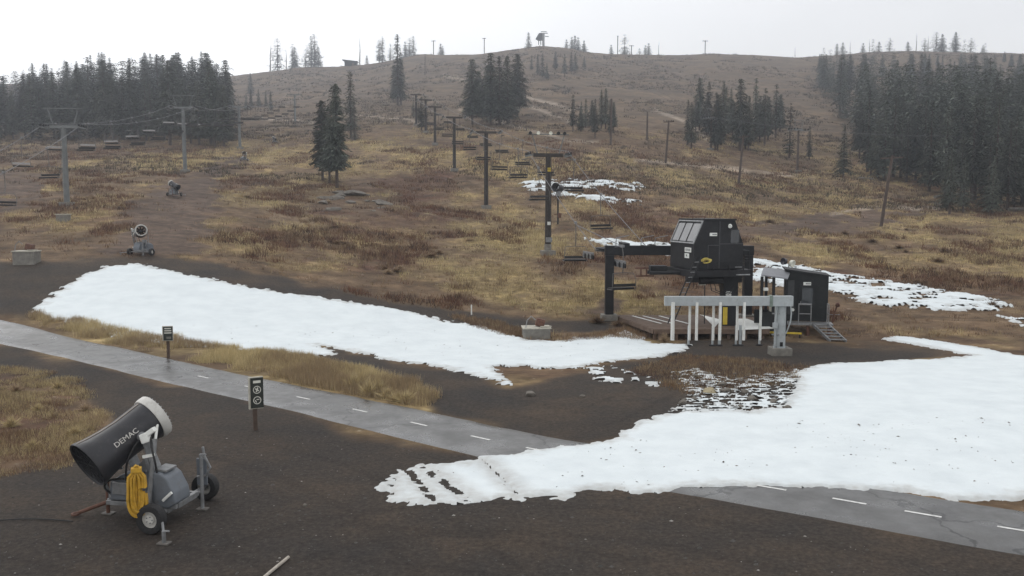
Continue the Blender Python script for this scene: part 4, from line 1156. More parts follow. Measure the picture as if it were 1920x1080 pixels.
for y in (58.6, 69.8, 78, 87, 97, 108, 119, 130, 142, 154, 168, 184):
    q = at_y(lane[-1], y + 0.01)
    if q: place_chair(q, YAW, 'dark chair in the left hanging row of the main chairlift', 'chairs of the main lift, left row', far=y > 118)
for y in (64.8, 72.3, 82, 93, 105, 117, 129, 143, 158, 175):
    q = at_y(lane[1], y + 0.01)
    if q: place_chair(q, YAW + math.pi, 'dark chair in the right hanging row of the main chairlift', 'chairs of the main lift, right row', far=y > 118)
q = P(1166, 498, 51.6); q.z = P(1160, 541, 51.6).z + 2.46
c_ = copy_tree(CH_proto[False]); c_.location = q; c_.rotation_euler = (0, 0, YAW + R(12)); tag(c_, 'single dark chair waiting beside the terminal frame post above the deck', 'lift chair', 'chair parked in the terminal')
# stub of rope and grip carrier for that chair
rope_obj([main_pts[0] + lside * -1.68, q + Vector((0, 0, 0.02)), lane[-1][3]], 0.025, 'short rope run between the bullwheel and the waiting chair')

# left lift (galvanised)
LLX, LLS = -33.8, -0.098
ldir2 = Vector((LLS, 1, 0)).normalized(); lside2 = Vector((ldir2.y, -ldir2.x, 0)); YAW2 = math.atan2(-LLS, 1)
lp_ = []
for i, (y, rt) in enumerate([(57, None), (84, 232), (126, 198), (164, 198)]):
    x = LLX + LLS * y
    if rt is None:
        zt = 6.6
    else:
        zt = P(960 + x / y * F, rt, y).z
        lift_tower(x, y, zt - 0.35, YAW2, 'grey', ['', 'grey steel lift tower standing beside the grey utility box', 'grey steel lift tower in front of the dark forest edge', 'small far grey lift tower past the forest edge'][i], 'towers of the left chairlift', lamps=False)
    lp_.append(Vector((x, y, zt)))
lp_.append(Vector((LLX + LLS * 235, 235, gz(LLX + LLS * 235, 235) + 7.5)))
lift_tower(lp_[-1].x, 235, lp_[-1].z - 0.35, YAW2, 'grey', 'farthest grey lift tower among trees on the left slope', 'towers of the left chairlift', detail=False)
ll = {s: rope_between(lp_, lside2 * (G2 * s), sag=0.02) for s in (-1, 1)}
rope_obj(ll[-1], 0.025, 'steel haul rope of the left chairlift, outer strand')
rope_obj(ll[1], 0.025, 'steel haul rope of the left chairlift, inner strand')
for y in (64, 71.5, 79, 86.4, 94.7, 101.6, 109, 116, 125, 132, 139, 146, 153, 160, 168, 176, 184, 192, 200, 208, 216, 225):
    q = at_y(ll[-1], y + 0.01)
    if q: place_chair(q, YAW2, 'chair with back coloured as lit, hanging on the left chairlift, outer row', 'chairs of the left lift, outer row', far=y > 140, pale=True)
for y in (60, 68, 76, 84.8, 92, 100, 108, 116.5, 124, 132, 140, 147, 155, 163, 171, 180, 189, 198, 207, 216, 226):
    q = at_y(ll[1], y + 0.01)
    if q: place_chair(q, YAW2 + math.pi, 'dark chair hanging on the left chairlift, inner row', 'chairs of the left lift, inner row', far=y > 140)

# right lift far away: two towers
pr_ = []
for (px, base, top, lab) in ((1333, 281, 222, 'far lift tower with square light frame before the middle grove'), (1495, 323, 244, 'brown lift tower with pale head standing by the thin tree')):
    g = G(px, base); zt = P(px, top, g.y).z
    lift_tower(g.x, g.y, zt, R(40), 'wood', lab, 'towers of the right chairlift', detail=False); pr_.append(Vector((g.x, g.y, zt + 0.35)))
d_ = pr_[1] - pr_[0]
pr_ = [pr_[0] - d_ * 1.2 + Vector((0, 0, 6)), pr_[0], pr_[1], pr_[1] + d_ * 1.5 + Vector((0, 0, 2))]
for s in (-1, 1):
    rope_obj(rope_between(pr_, Vector((0.75, 0.65, 0)) * 1.7 * s), 0.016, 'steel rope of the right chairlift, %s strand' % ('near' if s < 0 else 'far'))

# leaning wooden poles
def wood_pole(bp, tp, label, arm=1.6):
    g = G(*bp); t = P(tp[0], tp[1], g.y)
    root = empty('wooden_pole', g, 0, label, 'pole', 'wooden poles on the right slope')
    d = t - g
    MB().tube([d * -0.03, d], [0.20, 0.15], 10).build('shaft', M_pole, root, True)
    if arm:
        MB().box(d * 0.97, (arm, 0.14, 0.16), Matrix.Rotation(R(-3), 3, 'Y')).build('crossarm', M_pole, root)
        for s in (-1, -0.4, 0.6, 1):
            MB().lathe([(0, 0.05), (0.08, 0.09), (0.2, 0.05), (0.22, 0)], d * 0.97 + Vector((s * arm * 0.45, 0, 0.08)), (0, 0, 1), 8).build('insulator', M_char, root)
    return root
wood_pole((1652, 424), (1673, 292), 'tallest leaning wooden pole, before the right forest', 2.6)
MB_t = G(1652, 424)
wood_pole((1385, 347), (1394, 254), 'leaning wooden pole on the golden slope between tower and cabin', 1.6)
wood_pole((1248, 306), (1254, 226), 'leaning wooden pole with crossarm above the snow streak', 1.8)
wood_pole((1213, 263), (1214, 210), 'thin upright wooden pole without crossarm, uphill', 0)
wood_pole((1145, 272), (1147, 185), 'bare wooden pole at the edge of the small grove', 0)
wood_pole((797, 141), (797, 101), 'far pole high on the bare slope below the ridge trees', 1.5)

# tower-mounted snow gun behind the first lift tower
def fan_on_pole():
    g = G(1046, 420); y = g.y
    t = P(1046, 352, y)
    root = empty('pole_snow_gun', g, 0, 'dark fan snow gun mounted on a thin pole before the snow streak', 'snow gun')
    d = t - g
    MB().tube([Vector((0, 0, -0.3)), Vector((0, 0, d.z - 0.3))], 0.09, 10).build('pole', M_char, root, True)
    ax = Vector((-0.45, -0.85, 0.1)).normalized()
    MB().lathe([(-0.6, 0.30), (-0.6, 0.42), (0, 0.40), (0.6, 0.47), (0.62, 0.40), (0.0, 0.34), (-0.58, 0.30)], d, ax, 22).build('barrel', M_black, root, True)
    f = MB().lathe([(0.3, 0.02), (0.3, 0.12), (0.4, 0.02)], d, ax, 12)
    for k in range(6):
        a = k * math.pi / 3; u = ax.cross(Vector((0, 0, 1))).normalized(); v = u.cross(ax)
        f.tube([d + ax * 0.32, d + ax * 0.32 + (u * math.cos(a) + v * math.sin(a)) * 0.36], 0.03, 5)
    f.build('fan', M_char, root)
    MB().bbox(d + Vector((0.05, 0, -0.62)), (0.5, 0.4, 0.5), 0.04).build('motor_box', M_galv, root)
    MB().tube([Vector((-0.4, 0, 1.0)), Vector((0.4, 0, 1.05))], 0.05, 6).build('step_bar', M_rust, root)
    MB().bbox(Vector((0.15, -0.1, 0.9)), (0.35, 0.3, 0.5), 0.04).build('valve_box', M_rust, root)
fan_on_pole()

# ================================================================== fan snow gun in the foreground
M_footd = mat('muddy_steel', (0.13, 0.12, 0.11), 0.8, 0.1, 0.3, 9)
def snow_gun(loc_, rz_, e0, e1, label):
    root = empty('snow_gun', loc_, rz_, label, 'snow gun', None)
    ax = (e1 - e0).normalized(); Lb = (e1 - e0).length
    prof = [(0.0, 0.515), (0.03, 0.525), (0.25, 0.475), (0.55, 0.435), (0.9, 0.415), (1.25, 0.43), (Lb - 0.2, 0.445), (Lb - 0.2, 0.40), (1.25, 0.385), (0.9, 0.375), (0.55, 0.395), (0.25, 0.435), (0.02, 0.485)]
    bar = MB().lathe(prof, e0, ax, 48, True).build('barrel', M_black, root, True)
    MB().lathe([(Lb - 0.2, 0.40), (Lb - 0.2, 0.47), (Lb - 0.14, 0.485), (Lb - 0.02, 0.485), (Lb, 0.47), (Lb, 0.39), (Lb - 0.05, 0.385)], e0, ax, 48, True).build('nozzle_ring', M_ring, root, True)
    u = ax.cross(Vector((0, 0, 1))).normalized(); v = u.cross(ax).normalized()
    nz_ = MB()
    for k in range(30):
        a = 2 * math.pi * k / 30
        c = e0 + ax * (Lb) + (u * math.cos(a) + v * math.sin(a)) * 0.43
        nz_.tube([c - ax * 0.01, c + ax * 0.035], 0.014, 6)
    tag(nz_.build('nozzles', M_galv, root), kind='stuff')
    fn = MB().lathe([(0.3, 0.0), (0.3, 0.10), (0.5, 0.13), (0.75, 0.11), (0.8, 0.0)], e0, ax, 18)
    fan = fn.build('fan_hub', M_galv, root, True)
    for k in range(8):
        a = 2 * math.pi * k / 8; d = u * math.cos(a) + v * math.sin(a); s = d.cross(ax)
        c = e0 + ax * 0.5
        MB().prism([c + d * 0.1 - s * 0.05 - ax * 0.04, c + d * 0.1 + s * 0.05 + ax * 0.04, c + d * 0.37 + s * 0.08 + ax * 0.05, c + d * 0.37 - s * 0.08 - ax * 0.05], ax * 0.012).build('fan_blade', M_char, fan)
    gr = MB()
    for r_ in (0.12, 0.22, 0.32, 0.42):
        gr.tube([e0 + ax * 0.03 + (u * math.cos(2 * math.pi * k / 28) + v * math.sin(2 * math.pi * k / 28)) * r_ for k in range(29)], 0.006, 5, False)
    for k in range(6):
        a = math.pi * k / 6; d = u * math.cos(a) + v * math.sin(a); gr.tube([e0 + ax * 0.03 - d * 0.46, e0 + ax * 0.03 + d * 0.46], 0.007, 5)
    gr.build('intake_grille', M_char, root)
    # top seam ridge
    rd = MB()
    up = v if v.z > 0 else -v
    rd.tube([e0 + ax * t + up * (r_ + 0.005) for t, r_ in ((0.05, 0.52), (0.25, 0.477), (0.55, 0.437), (0.9, 0.417), (1.25, 0.432), (Lb - 0.22, 0.447))], 0.012, 6)
    rd.build('seam_flange', mat('worn_edge', (0.33, 0.29, 0.25), 0.6), bar)
    # lettering on the side that faces the path
    camd = (Matrix.Rotation(-rz_, 3, 'Z') @ (Vector((0, 0, CAMZ)) - Vector(loc_) - Vector((0, 0, 2)))).normalized()
    nrm = (camd - ax * camd.dot(ax)).normalized(); yv = nrm.cross(ax)
    text_obj('lettering', 'DEMAC', 0.15, M_ring, basis(ax, yv, nrm, e0 + ax * 0.80 + nrm * 0.428 - yv * 0.03), bar, 0.010, 1.1)
    # yoke
    for s, nm in ((-1, 'near'), (1, 'far')):
        hz = Vector((ax.y, -ax.x, 0)).normalized() * -s          # horizontal, square to the barrel
        mid = e0 + ax * (Lb * 0.62)
        pv = mid + hz * 0.47
        MB().tube([mid + hz * 0.40, mid + hz * 0.52], 0.10, 14).build('pivot', M_galv, root, True)
        fl_ = Vector((ax.x, ax.y, 0)).normalized()
        ft = Vector((-0.55, 0, 0.5)) + hz * 0.42
        MB().prism([pv - fl_ * 0.08 + Vector((0, 0, 0.08)), pv + fl_ * 0.08 + Vector((0, 0, 0.08)), ft + fl_ * 0.14, ft - fl_ * 0.14], hz * 0.05).build('yoke_arm', M_galv, root)
        if s < 0: PV, HZ = pv, hz
    lc = Vector((-0.36, -0.62, 0.25)); lt = PV + Vector((0.25, -0.02, -0.02)) + HZ * 0.06
    MB().tube([lc, lt], 0.05, 10).build('lift_cylinder', M_galv, root, True)
    MB().tube([lc.lerp(lt, 0.8), e0 + ax * (Lb * 0.85) + HZ * 0.42], 0.03, 8).build('cylinder_rod', M_white, root, True)
    # white valve manifold at the pivot
    MB().bbox(PV + HZ * 0.14 + Vector((-0.02, 0, 0.0)), (0.18, 0.14, 0.20), 0.03, Matrix.Rotation(R(-20), 3, 'Y')).build('valve_manifold', M_white, root)
    MB().bbox(PV + HZ * 0.12 + Vector((0.10, 0, 0.12)), (0.26, 0.12, 0.10), 0.02, Matrix.Rotation(R(-35), 3, 'Y')).build('valve_cap', M_white, root)
    MB().box(lc.lerp(lt, 0.78) + Vector((-0.08, -0.04, 0)), (0.26, 0.05, 0.06), Matrix.Rotation(R(-12), 3, 'Y')).build('cross_bracket', M_white, root)
    # turntable, chassis
    MB().lathe([(0, 0.0), (0, 0.50), (0.10, 0.50), (0.10, 0.0)], Vector((-0.55, 0, 0.44)), (0, 0, 1), 24).build('turntable', M_galv, root, True)
    ch = MB().bbox(Vector((-0.62, -0.42, 0.38)), (1.6, 0.07, 0.09), 0.012).bbox(Vector((-0.62, 0.42, 0.38)), (1.6, 0.07, 0.09), 0.012).bbox(Vector((0.14, 0, 0.38)), (0.10, 0.74, 0.12), 0.015).bbox(Vector((-1.4, 0, 0.38)), (0.10, 0.74, 0.12), 0.015)
    ch.build('chassis', M_galv, root)
    MB().tube([Vector((-0.05, -1.02, 0.30)), Vector((-0.05, 1.15, 0.30))], 0.05, 10).build('axle', M_galv, root, True)
    for y in (-0.98, 1.12):
        w = MB().lathe([(-0.10, 0.17), (-0.11, 0.22), (-0.10, 0.285), (-0.05, 0.305), (0.05, 0.305), (0.10, 0.285), (0.11, 0.22), (0.10, 0.17)], Vector((-0.05, y, 0.305)), (0, 1, 0), 32, True).build('wheel', M_rubber, root, True)
        s = -1 if y < 0 else 1
        rm = MB().lathe([(-0.09, 0.175), (s * 0.02, 0.165), (s * 0.03, 0.10), (s * 0.075, 0.09), (s * 0.075, 0.0)], Vector((-0.05, y, 0.305)), (0, 1, 0), 28)
        rm.build('rim', M_ring, w, True)
        hb = MB()
        for k in range(5):
            a = 2 * math.pi * k / 5
            hb.tube([Vector((-0.05 + 0.065 * math.cos(a), y + s * 0.07, 0.305 + 0.065 * math.sin(a))), Vector((-0.05 + 0.065 * math.cos(a), y + s * 0.10, 0.305 + 0.065 * math.sin(a)))], 0.012, 6)
        hb.build('wheel_nuts', M_galv, w)
    # covers
    def cover(name, prof_, y0, y1, m_):
        bm = bmesh.new()
        vs0 = [bm.verts.new((x, y0, z)) for x, z in prof_]; f = bm.faces.new(vs0)
        r_ = bmesh.ops.extrude_face_region(bm, geom=[f]); bmesh.ops.translate(bm, vec=(0, y1 - y0, 0), verts=[q for q in r_['geom'] if isinstance(q, bmesh.types.BMVert)])
        bmesh.ops.recalc_face_normals(bm, faces=bm.faces)
        bmesh.ops.bevel(bm, geom=bm.edges[:], offset=0.045, segments=3, affect='EDGES', profile=0.6)
        me = bpy.data.meshes.new(name); bm.to_mesh(me); bm.free()
        for p in me.polygons: p.use_smooth = True
        me.set_sharp_from_angle(angle=R(50)); me.materials.append(m_)
        return link(name, me, root)
    cv = cover('compressor_cover', [(-0.34, 0.40), (0.02, 0.34), (0.20, 0.46), (0.16, 0.68), (0.0, 0.98), (-0.14, 1.08), (-0.34, 1.10)], -0.50, 0.10, M_cover)
    cover('pump_housing', [(-1.36, 0.44), (-0.76, 0.44), (-0.72, 0.98), (-1.0, 1.02), (-1.30, 0.84)], -0.46, 0.40, M_cover)
    MB().bbox(Vector((0.04, -0.545, 0.62)), (0.28, 0.04, 0.06), 0.015, Matrix.Rotation(R(-42), 3, 'Y')).build('cover_handle', M_white, cv)
    MB().bbox(Vector((-0.18, -0.2, 1.11)), (0.26, 0.4, 0.05), 0.015, Matrix.Rotation(R(5), 3, 'Y')).build('cover_lid', M_galv, cv)
    MB().prism([Vector((-0.9, -0.2, 1.02)), Vector((-0.62, -0.2, 1.0)), Vector((-0.66, -0.2, 1.3))], (0, 0.4, 0)).build('cowl', M_galv, root)
    MB().bbox(Vector((-0.3, -0.2, 0.26)), (0.6, 0.5, 0.06), 0.02).build('drip_tray', M_galv, root)
    # hoop rail round the left end
    MB().tube([Vector((-1.3, -0.45, 0.5)), Vector((-1.42, -0.45, 0.85)), Vector((-1.3, -0.45, 1.10)), Vector((-1.0, -0.45, 1.14))], 0.025, 8).build('guard_rail', M_galv, root, True)
    MB().tube([Vector((-1.55, -0.45, 1.12)), Vector((-1.10, -0.45, 1.22))], 0.03, 8).build('guard_bar', M_white, root, True)
    # jacks
    def jack(x, y, h, m_=M_galv):
        j = MB().tube([Vector((x, y, 0.02)), Vector((x, y, h))], 0.04, 8).build('jack', m_, root, True)
        MB().bbox(Vector((x, y, 0.02)), (0.24, 0.18, 0.03), 0.008).build('jack_foot', M_footd, j)
        MB().tube([Vector((x - 0.02, y, h)), Vector((x + 0.14, y - 0.04, h + 0.02))], 0.02, 6).build('crank', M_galv, j)
    jack(0.50, -1.45, 0.26); jack(0.22, 0.50, 1.22); jack(-1.62, -0.10, 0.95, M_rust)
    for a_, b_ in ((Vector((0.50, -1.45, 0.22)), Vector((0.06, -0.80, 0.30))), (Vector((-1.62, -0.1, 0.4)), Vector((-1.4, -0.1, 0.38))), (Vector((0.22, 0.50, 0.40)), Vector((0.1, 0.42, 0.38)))):
        MB().tube([a_, b_], 0.026, 8).build('outrigger', M_galv, root)
    fd = MB().bbox(Vector((0.02, 0.88, 0.72)), (0.24, 0.05, 0.60), 0.02); fd.build('mud_flap', M_cover, root)
    MB().tube([Vector((-0.05, 0.80, 0.62)), Vector((0.16, 0.80, 0.66)), Vector((0.26, 0.80, 0.85)), Vector((0.12, 0.80, 1.12)), Vector((0.10, 0.80, 1.3))], 0.03, 8).build('fender_rod', M_galv, root, True)
    for k_, (a_, b_, c_, d_) in enumerate(((Vector((-0.9, -0.5, 0.9)), Vector((-0.85, -0.62, 1.3)), Vector((-0.7, -0.6, 1.6)), PV), (Vector((-0.2, -0.5, 1.1)), Vector((-0.15, -0.62, 1.45)), Vector((-0.3, -0.6, 1.7)), e0 + ax * 1.3 + HZ * 0.44), (Vector((-1.3, -0.47, 0.6)), Vector((-1.5, -0.55, 0.75)), Vector((-1.3, -0.6, 0.98)), Vector((-0.95, -0.5, 0.92))))):
        pts_ = [a_ * (1 - t) ** 3 + b_ * 3 * t * (1 - t) ** 2 + c_ * 3 * t * t * (1 - t) + d_ * t ** 3 for t in [i / 10 for i in range(11)]]
        MB().tube(pts_, 0.022, 7).build('hose', M_rubber, root, True)
    MB().bbox(Vector((-1.05, -0.49, 0.72)), (0.34, 0.06, 0.26), 0.02).build('control_panel', M_galv, root)
    # tow bar
    MB().tube([Vector((-0.9, -0.1, 0.36)), Vector((-1.6, -0.15, 0.28)), Vector((-2.15, -0.35, 0.08))], [0.05, 0.045, 0.04], 8).build('tow_bar', M_rust, root, True)
    MB().lathe([(-0.02, 0.05), (-0.02, 0.09), (0.02, 0.09), (0.02, 0.05)], Vector((-2.2, -0.37, 0.06)), (0, 0, 1), 14, True).build('tow_ring', M_rust, root)
    return root
GZ = (-7.0, 18.2, gz(-7.0, 18.2)); GRZ = R(-10)
_inv = Matrix.Rotation(-GRZ, 3, 'Z')
GUN = snow_gun(GZ, GRZ, _inv @ (P(163, 873, 17.55) - Vector(GZ)), _inv @ (P(294, 777, 18.75) - Vector(GZ)), 'large black barrelled fan snow gun on wheels on the dark gravel')
# yellow cable coil hung on the gun
def coil():
    b = MB()
    for k in range(16):
        pts = []; ph = random.uniform(0, 6)
        w = 0.018 + 0.0100 * k + random.uniform(-.006, .006); h = 0.40 + 0.005 * k + random.uniform(-.03, .04)
        for i in range(25):
            a = 2 * math.pi * i / 24
            wz = w * (1.0 + 0.55 * max(-math.sin(a), 0)) * (0.55 if math.sin(a) > 0.5 else 1)
            pts.append(Vector((math.cos(a) * wz + 0.012 * math.sin(2 * a + ph), -0.015 * (k % 5) + 0.012 * math.sin(3 * a + ph), math.sin(a) * h - 0.02 * k * (math.sin(a) < 0) * 0.4)))
        b.tube(pts, 0.022, 6, False)
    o = b.build('cable_coil', M_yellow, None, True)
    o.location = P(257, 915, 17.25); o.rotation_euler = (0, 0, R(20))
    tag(o, 'long yellow cable coil hung on the side of the big snow gun', 'cable')
    MB().bbox(Vector((0, -0.03, 0.38)), (0.20, 0.15, 0.10), 0.02).build('tie_band', M_yellow, o)
coil()
# a loose cable running from the tow bar over the gravel
g0 = Vector((-9.2, 17.85, 0)); pts = []
for k in range(22):
    t = k / 21; x = -9.1 - 3.4 * t; y = 17.85 + 0.35 * math.sin(4 * t) - 0.6 * t
    pts.append(Vector((x, y, gz(x, y) + 0.03)))
o = MB().tube([p - pts[0] for p in pts], 0.012, 6).build('supply_cable', M_rubber, None, True); o.location = pts[0]
tag(o, 'dark supply cable lying on gravel from the snow gun tow bar', 'cable')

# other guns up the track
g_ = G(262, 479)
GUN2 = snow_gun(g_, R(-104), Vector((-1.15, -0.72, 1.95)), Vector((0.25, 0.42, 2.12)), 'snow gun above the snow strip, pale ring turned to the path')
def gun_copy(src, px, py, rz, label, sc=1.0):
    g = G(px, py); o = copy_tree(src); o.location = g; o.rotation_euler = (0, 0, rz); o.scale = (sc,) * 3
    tag(o, label, 'snow gun'); return o
GUN2.scale = (0.82,) * 3
gun_copy(GUN, 328, 368, R(95), 'snow gun halfway up the brown dirt track', 0.68)
gun_copy(GUN2, 459, 302, R(70), 'small far snow gun at the top of the dirt track', 0.62)
gun_copy(GUN, 516, 268, R(75), 'tiny farthest snow gun below the bare slope', 0.5)

# ------------------------------------------------------------------ signs by the path
def sign(px, base, w, h, zb, yaw, label, kind):
    g = G(px, base)
    root = empty('path_sign', g, yaw, label, 'sign')
    MB().box((-0.02, 0, (zb + 0.6) / 2 - 0.15), (0.11, 0.11, zb + 0.9)).build('post', M_brownpost, root)
    MB().bbox((0, -0.10, zb + h / 2), (w, 0.09, h), 0.008).build('backing_board', M_pale, root)
    pn = MB().box((0.02, -0.152, zb + h / 2), (w - 0.05, 0.012, h - 0.05)).build('panel', M_sign, root)
    y = -0.165
    W_ = mat('sign_white', (0.62, 0.62, 0.56), 0.6, 0, 0.1, 10)
    def t(s, z, size):
        text_obj('lettering', s, size, W_, basis(Vector((1, 0, 0)), Vector((0, 0, 1)), Vector((0, -1, 0)), Vector((0.02, y, z))), pn, 0.003)
    def ring(z, r_, fill=True):
        m = MB().lathe([(-0.002, r_ * 0.82), (-0.002, r_), (0.002, r_), (0.002, r_ * 0.82)], Vector((0.02, y, z)), (0, -1, 0), 24, True)
        if fill:
            m.box((0.02, y, z), (r_ * 1.1, 0.006, r_ * 0.28), Matrix.Rotation(R(35), 3, 'Y')).box((0.02, y - 0.001, z), (r_ * 0.3, 0.006, r_ * 1.2), Matrix.Rotation(R(20), 3, 'Y'))
        else:
            m.box((0.04, y, z + r_ * 0.2), (r_ * 0.7, 0.006, r_ * 0.2)).box((-0.02, y - 0.001, z - r_ * 0.25), (r_ * 0.2, 0.006, r_ * 0.7), Matrix.Rotation(R(-30), 3, 'Y'))
        m.build('symbol', W_, pn)
    if kind == 0:
        MB().box((0.02, y, zb + h - 0.14), (w * 0.52, 0.006, 0.075)).build('text_bar', W_, pn)
        ring(zb + h * 0.60, 0.115); ring(zb + h * 0.27, 0.115, False)
    else:
        for k, (ww) in enumerate((0.62, 0.66, 0.7)):
            MB().box((0.02, y, zb + h - 0.10 - k * 0.095), (w * ww, 0.006, 0.045)).build('text_bar', W_, pn)
        MB().box((0.05, y, zb + 0.14), (w * 0.45, 0.006, 0.10)).build('text_bar', mat('sign_grey', (0.14, 0.14, 0.12), 0.7), pn)
sign(480, 806, 0.42, 0.94, 0.66, R(30), 'dark framed sign with round symbols on a brown post near the snow gun', 0)
sign(317, 672, 0.43, 0.64, 0.78, R(10), 'dark sign with white text lines in the grass across the path', 1)

# ------------------------------------------------------------------ concrete boxes and small things
def vault(px, py, size, label, stuff):
    g = G(px, py); root = empty('utility_vault', g, R(4), label, 'utility box')
    MB().bbox((0, size[1] / 2, size[2] / 2 - 0.1), (size[0], size[1], size[2] + 0.2), 0.03).build('box', M_conc, root)
    MB().bbox((0, size[1] / 2, size[2] + 0.03), (size[0] + 0.1, size[1] + 0.1, 0.07), 0.015).build('rim', M_pale, root)
    if stuff:
        z = size[2] + 0.06
        MB().bbox((0.22, size[1] / 2, z + 0.22), (0.5, 0.4, 0.44), 0.10, Matrix.Rotation(R(15), 3, 'Y')).build('rusty_pump', M_rust, root)
        MB().tube([Vector((-0.6, 0.2, z - .02)), Vector((-0.52, 0.2, z + 0.4)), Vector((-0.3, 0.2, z + 0.62)), Vector((-0.08, 0.2, z + 0.42))], 0.025, 8).build('hoop_pipe', M_galv, root, True)
        MB().box((0.5, 0.2, z + 0.05), (0.6, 0.12, 0.05), Matrix.Rotation(R(8), 3, 'Z')).build('plank', M_pale, root)
vault(1007, 636, (1.45, 1.1, 0.55), 'concrete vault holding a rusty pump beside the deck', True)
vault(44, 497, (1.35, 1.0, 0.85), 'concrete utility box with rusty fittings in golden grass', True)
vault(116, 416, (0.95, 0.7, 0.6), 'plain grey utility box on the far golden grass', False)

def lump(name, g, sx, sy, sz, m_, seed, label, cat, group=None, sub=2):
    bm = bmesh.new(); bmesh.ops.create_icosphere(bm, subdivisions=sub, radius=1)
    r_ = random.Random(seed)
    pl = [(Vector((r_.gauss(0, 1), r_.gauss(0, 1), r_.gauss(0, 1))).normalized(), r_.uniform(0.55, 0.9)) for _ in range(9)]
    for v in bm.verts:
        for n_, d_ in pl:
            k = v.co.dot(n_)
            if k > d_: v.co -= n_ * (k - d_)
        v.co *= 1 + 0.08 * math.sin(5 * v.co.x + seed) * math.cos(4 * v.co.y)
        v.co = Vector((v.co.x * sx, v.co.y * sy, v.co.z * sz + sz * 0.45))
    me = bpy.data.meshes.new(name); bm.to_mesh(me); bm.free(); me.materials.append(m_)
    o = link(name, me); o.location = g; o.rotation_euler = (0, 0, r_.uniform(0, 6)); tag(o, label, cat, group); return o
for i in range(15):
    px = 605 + random.random() * 120; py = 362 + random.random() * 34
    g = G(px, py); s = random.uniform(0.35, 1.15)
    g.z -= 0.12
    lump('boulder', g, s * 1.3, s, s * 0.42, M_rock, i, 'grey boulder in the rock outcrop below the lone hillside trees', 'rock', 'boulders of the hillside outcrop')
for i in range(34):
    px = random.uniform(1270, 1485); py = random.uniform(702, 768)
    g = G(px, py); s = random.uniform(0.06, 0.17)
    lump('bank_rock', g, s * 1.2, s, s * 0.7, M_rock, 40 + i, 'rock showing through broken snow on the brown bank', 'rock', 'rocks on the snowy bank')
M_tanrock = mat('tan_rock', (0.34, 0.29, 0.19), 0.9, 0, 0.25, 4, bump=0.4)
lump('tan_rock', G(1330, 738), 0.32, 0.22, 0.16, M_tanrock, 77, 'largest tan coloured rock on the brown bank', 'rock')
lump('stone', G(993, 742), 0.22, 0.2, 0.14, M_rock, 78, 'lone pale stone on dark gravel beside the drainage line', 'rock')
lump('stone', G(1092, 744), 0.14, 0.1, 0.07, M_rock, 79, 'small flat stone on dark gravel right of the lone stone', 'rock')
lump('stone', G(572, 949), 0.07, 0.06, 0.05, M_rock, 80, 'small pale stone on gravel between snow gun and stake', 'rock')
# lying stake
a = G(505, 1078); b = G(541, 1048); a.z += 0.035; b.z += 0.035
a = a + (a - b) * 0.6; a.z = gz(a.x, a.y) + 0.035
o = MB().tube([Vector((0, 0, 0)), (b - a) * 0.5 + Vector((0, 0, 0.004)), b - a], 0.03, 8).build('stake', mat('bleached_wood', (0.40, 0.36, 0.31), 0.85, 0, 0.2, 20), None, True); o.location = a
tag(o, 'bleached wooden stake lying on the dark gravel', 'stake')
# fallen logs at the right forest edge
for i, (p, q, r_) in enumerate((((1752, 372), (1768, 366), 0.22), ((1776, 369), (1800, 369), 0.24), ((1892, 396), (1920, 399), 0.25), ((1610, 335), (1632, 331), 0.16))):
    a = G(*p); b = G(q[0], q[1]); b.y = a.y + 0.8; b.x = (q[0] - 960) / F * b.y; b.z = gz(b.x, b.y)
    o = MB().tube([Vector((0, 0, r_)), b - a + Vector((0, 0, r_))], [r_, r_ * 0.7], 8).build('fallen_log', M_snag, None, True); o.location = a
    tag(o, 'pale fallen log lying at the foot of the right forest', 'log', 'fallen logs at the forest edge')
# thin drainage pole and marker
g = G(884, 590); o = MB().tube([Vector((0, 0, -0.1)), Vector((0, 0, 0.6))], 0.04, 7).build('marker_stake', M_white, None, True); o.location = g
tag(o, 'thin white marker stake in dirt above the snow strip', 'stake')

# ------------------------------------------------------------------ things on the ridge
def ridge_hut():
    y = 540.0; x_ = (663 - 960) / F * y; g = Vector((x_, y, gz(x_, y) - 0.2))
    root = empty('ridge_hut', g, 0, 'dark hut with slanted roof on the ridge crest', 'hut')
    MB().box((0, 1.5, 1.0), (7.2, 4, 4.0)).build('wall', M_shed, root)
    MB().prism([Vector((-5.0, -1, 3.6)), Vector((4.0, -1, 2.7)), Vector((4.2, -1, 3.0)), Vector((-5.0, -1, 4.0))], (0, 5, 0)).build('roof', M_char, root)
    MB().box((1.5, -0.53, 0.8), (1, 0.1, 2.2)).build('door', M_wood, root)
ridge_hut()
def top_terminal():
    g = G(1014, 82.5); root = empty('summit_terminal', g, 0, 'small lift terminal with tilted cabin on the ridge knoll', 'lift terminal')
    def l(px, py): p = P(px, py, g.y) - g; return Vector((p.x, 0, p.z))
    MB().prism([l(1004.5, 72), l(1011, 75), l(1019, 74), l(1020, 66), l(1018, 62), l(1011, 61.5)], (0, 4, 0)).build('cabin', M_shed, root)
    MB().tube([l(1019, 87), l(1019, 62)], 0.8, 10).build('mast', M_galv, root, True)
    for a, b in (((1014, 59.5), (1025, 59.5)), ((1018, 63), (1027, 62)), ((1022, 68), (1029, 68.5))):
        MB().tube([l(*a), l(*b)], 0.25, 6).build('arm', M_char, root)
    MB().tube([l(1010, 74), l(1010, 84)], 0.3, 6).tube([l(1014, 74), l(1014, 84)], 0.3, 6).build('leg', M_char, root)
    g2 = G(1029, 83); o = MB().box((0, 0, 1.2), (2.3, 2, 3.2)).build('summit_hut', M_shed); MB().box((0, 0, 2.9), (2.6, 2.3, 0.25)).build('roof', M_char, o)
    o.location = g2; tag(o, 'small square hut beside the summit terminal', 'hut')
top_terminal()
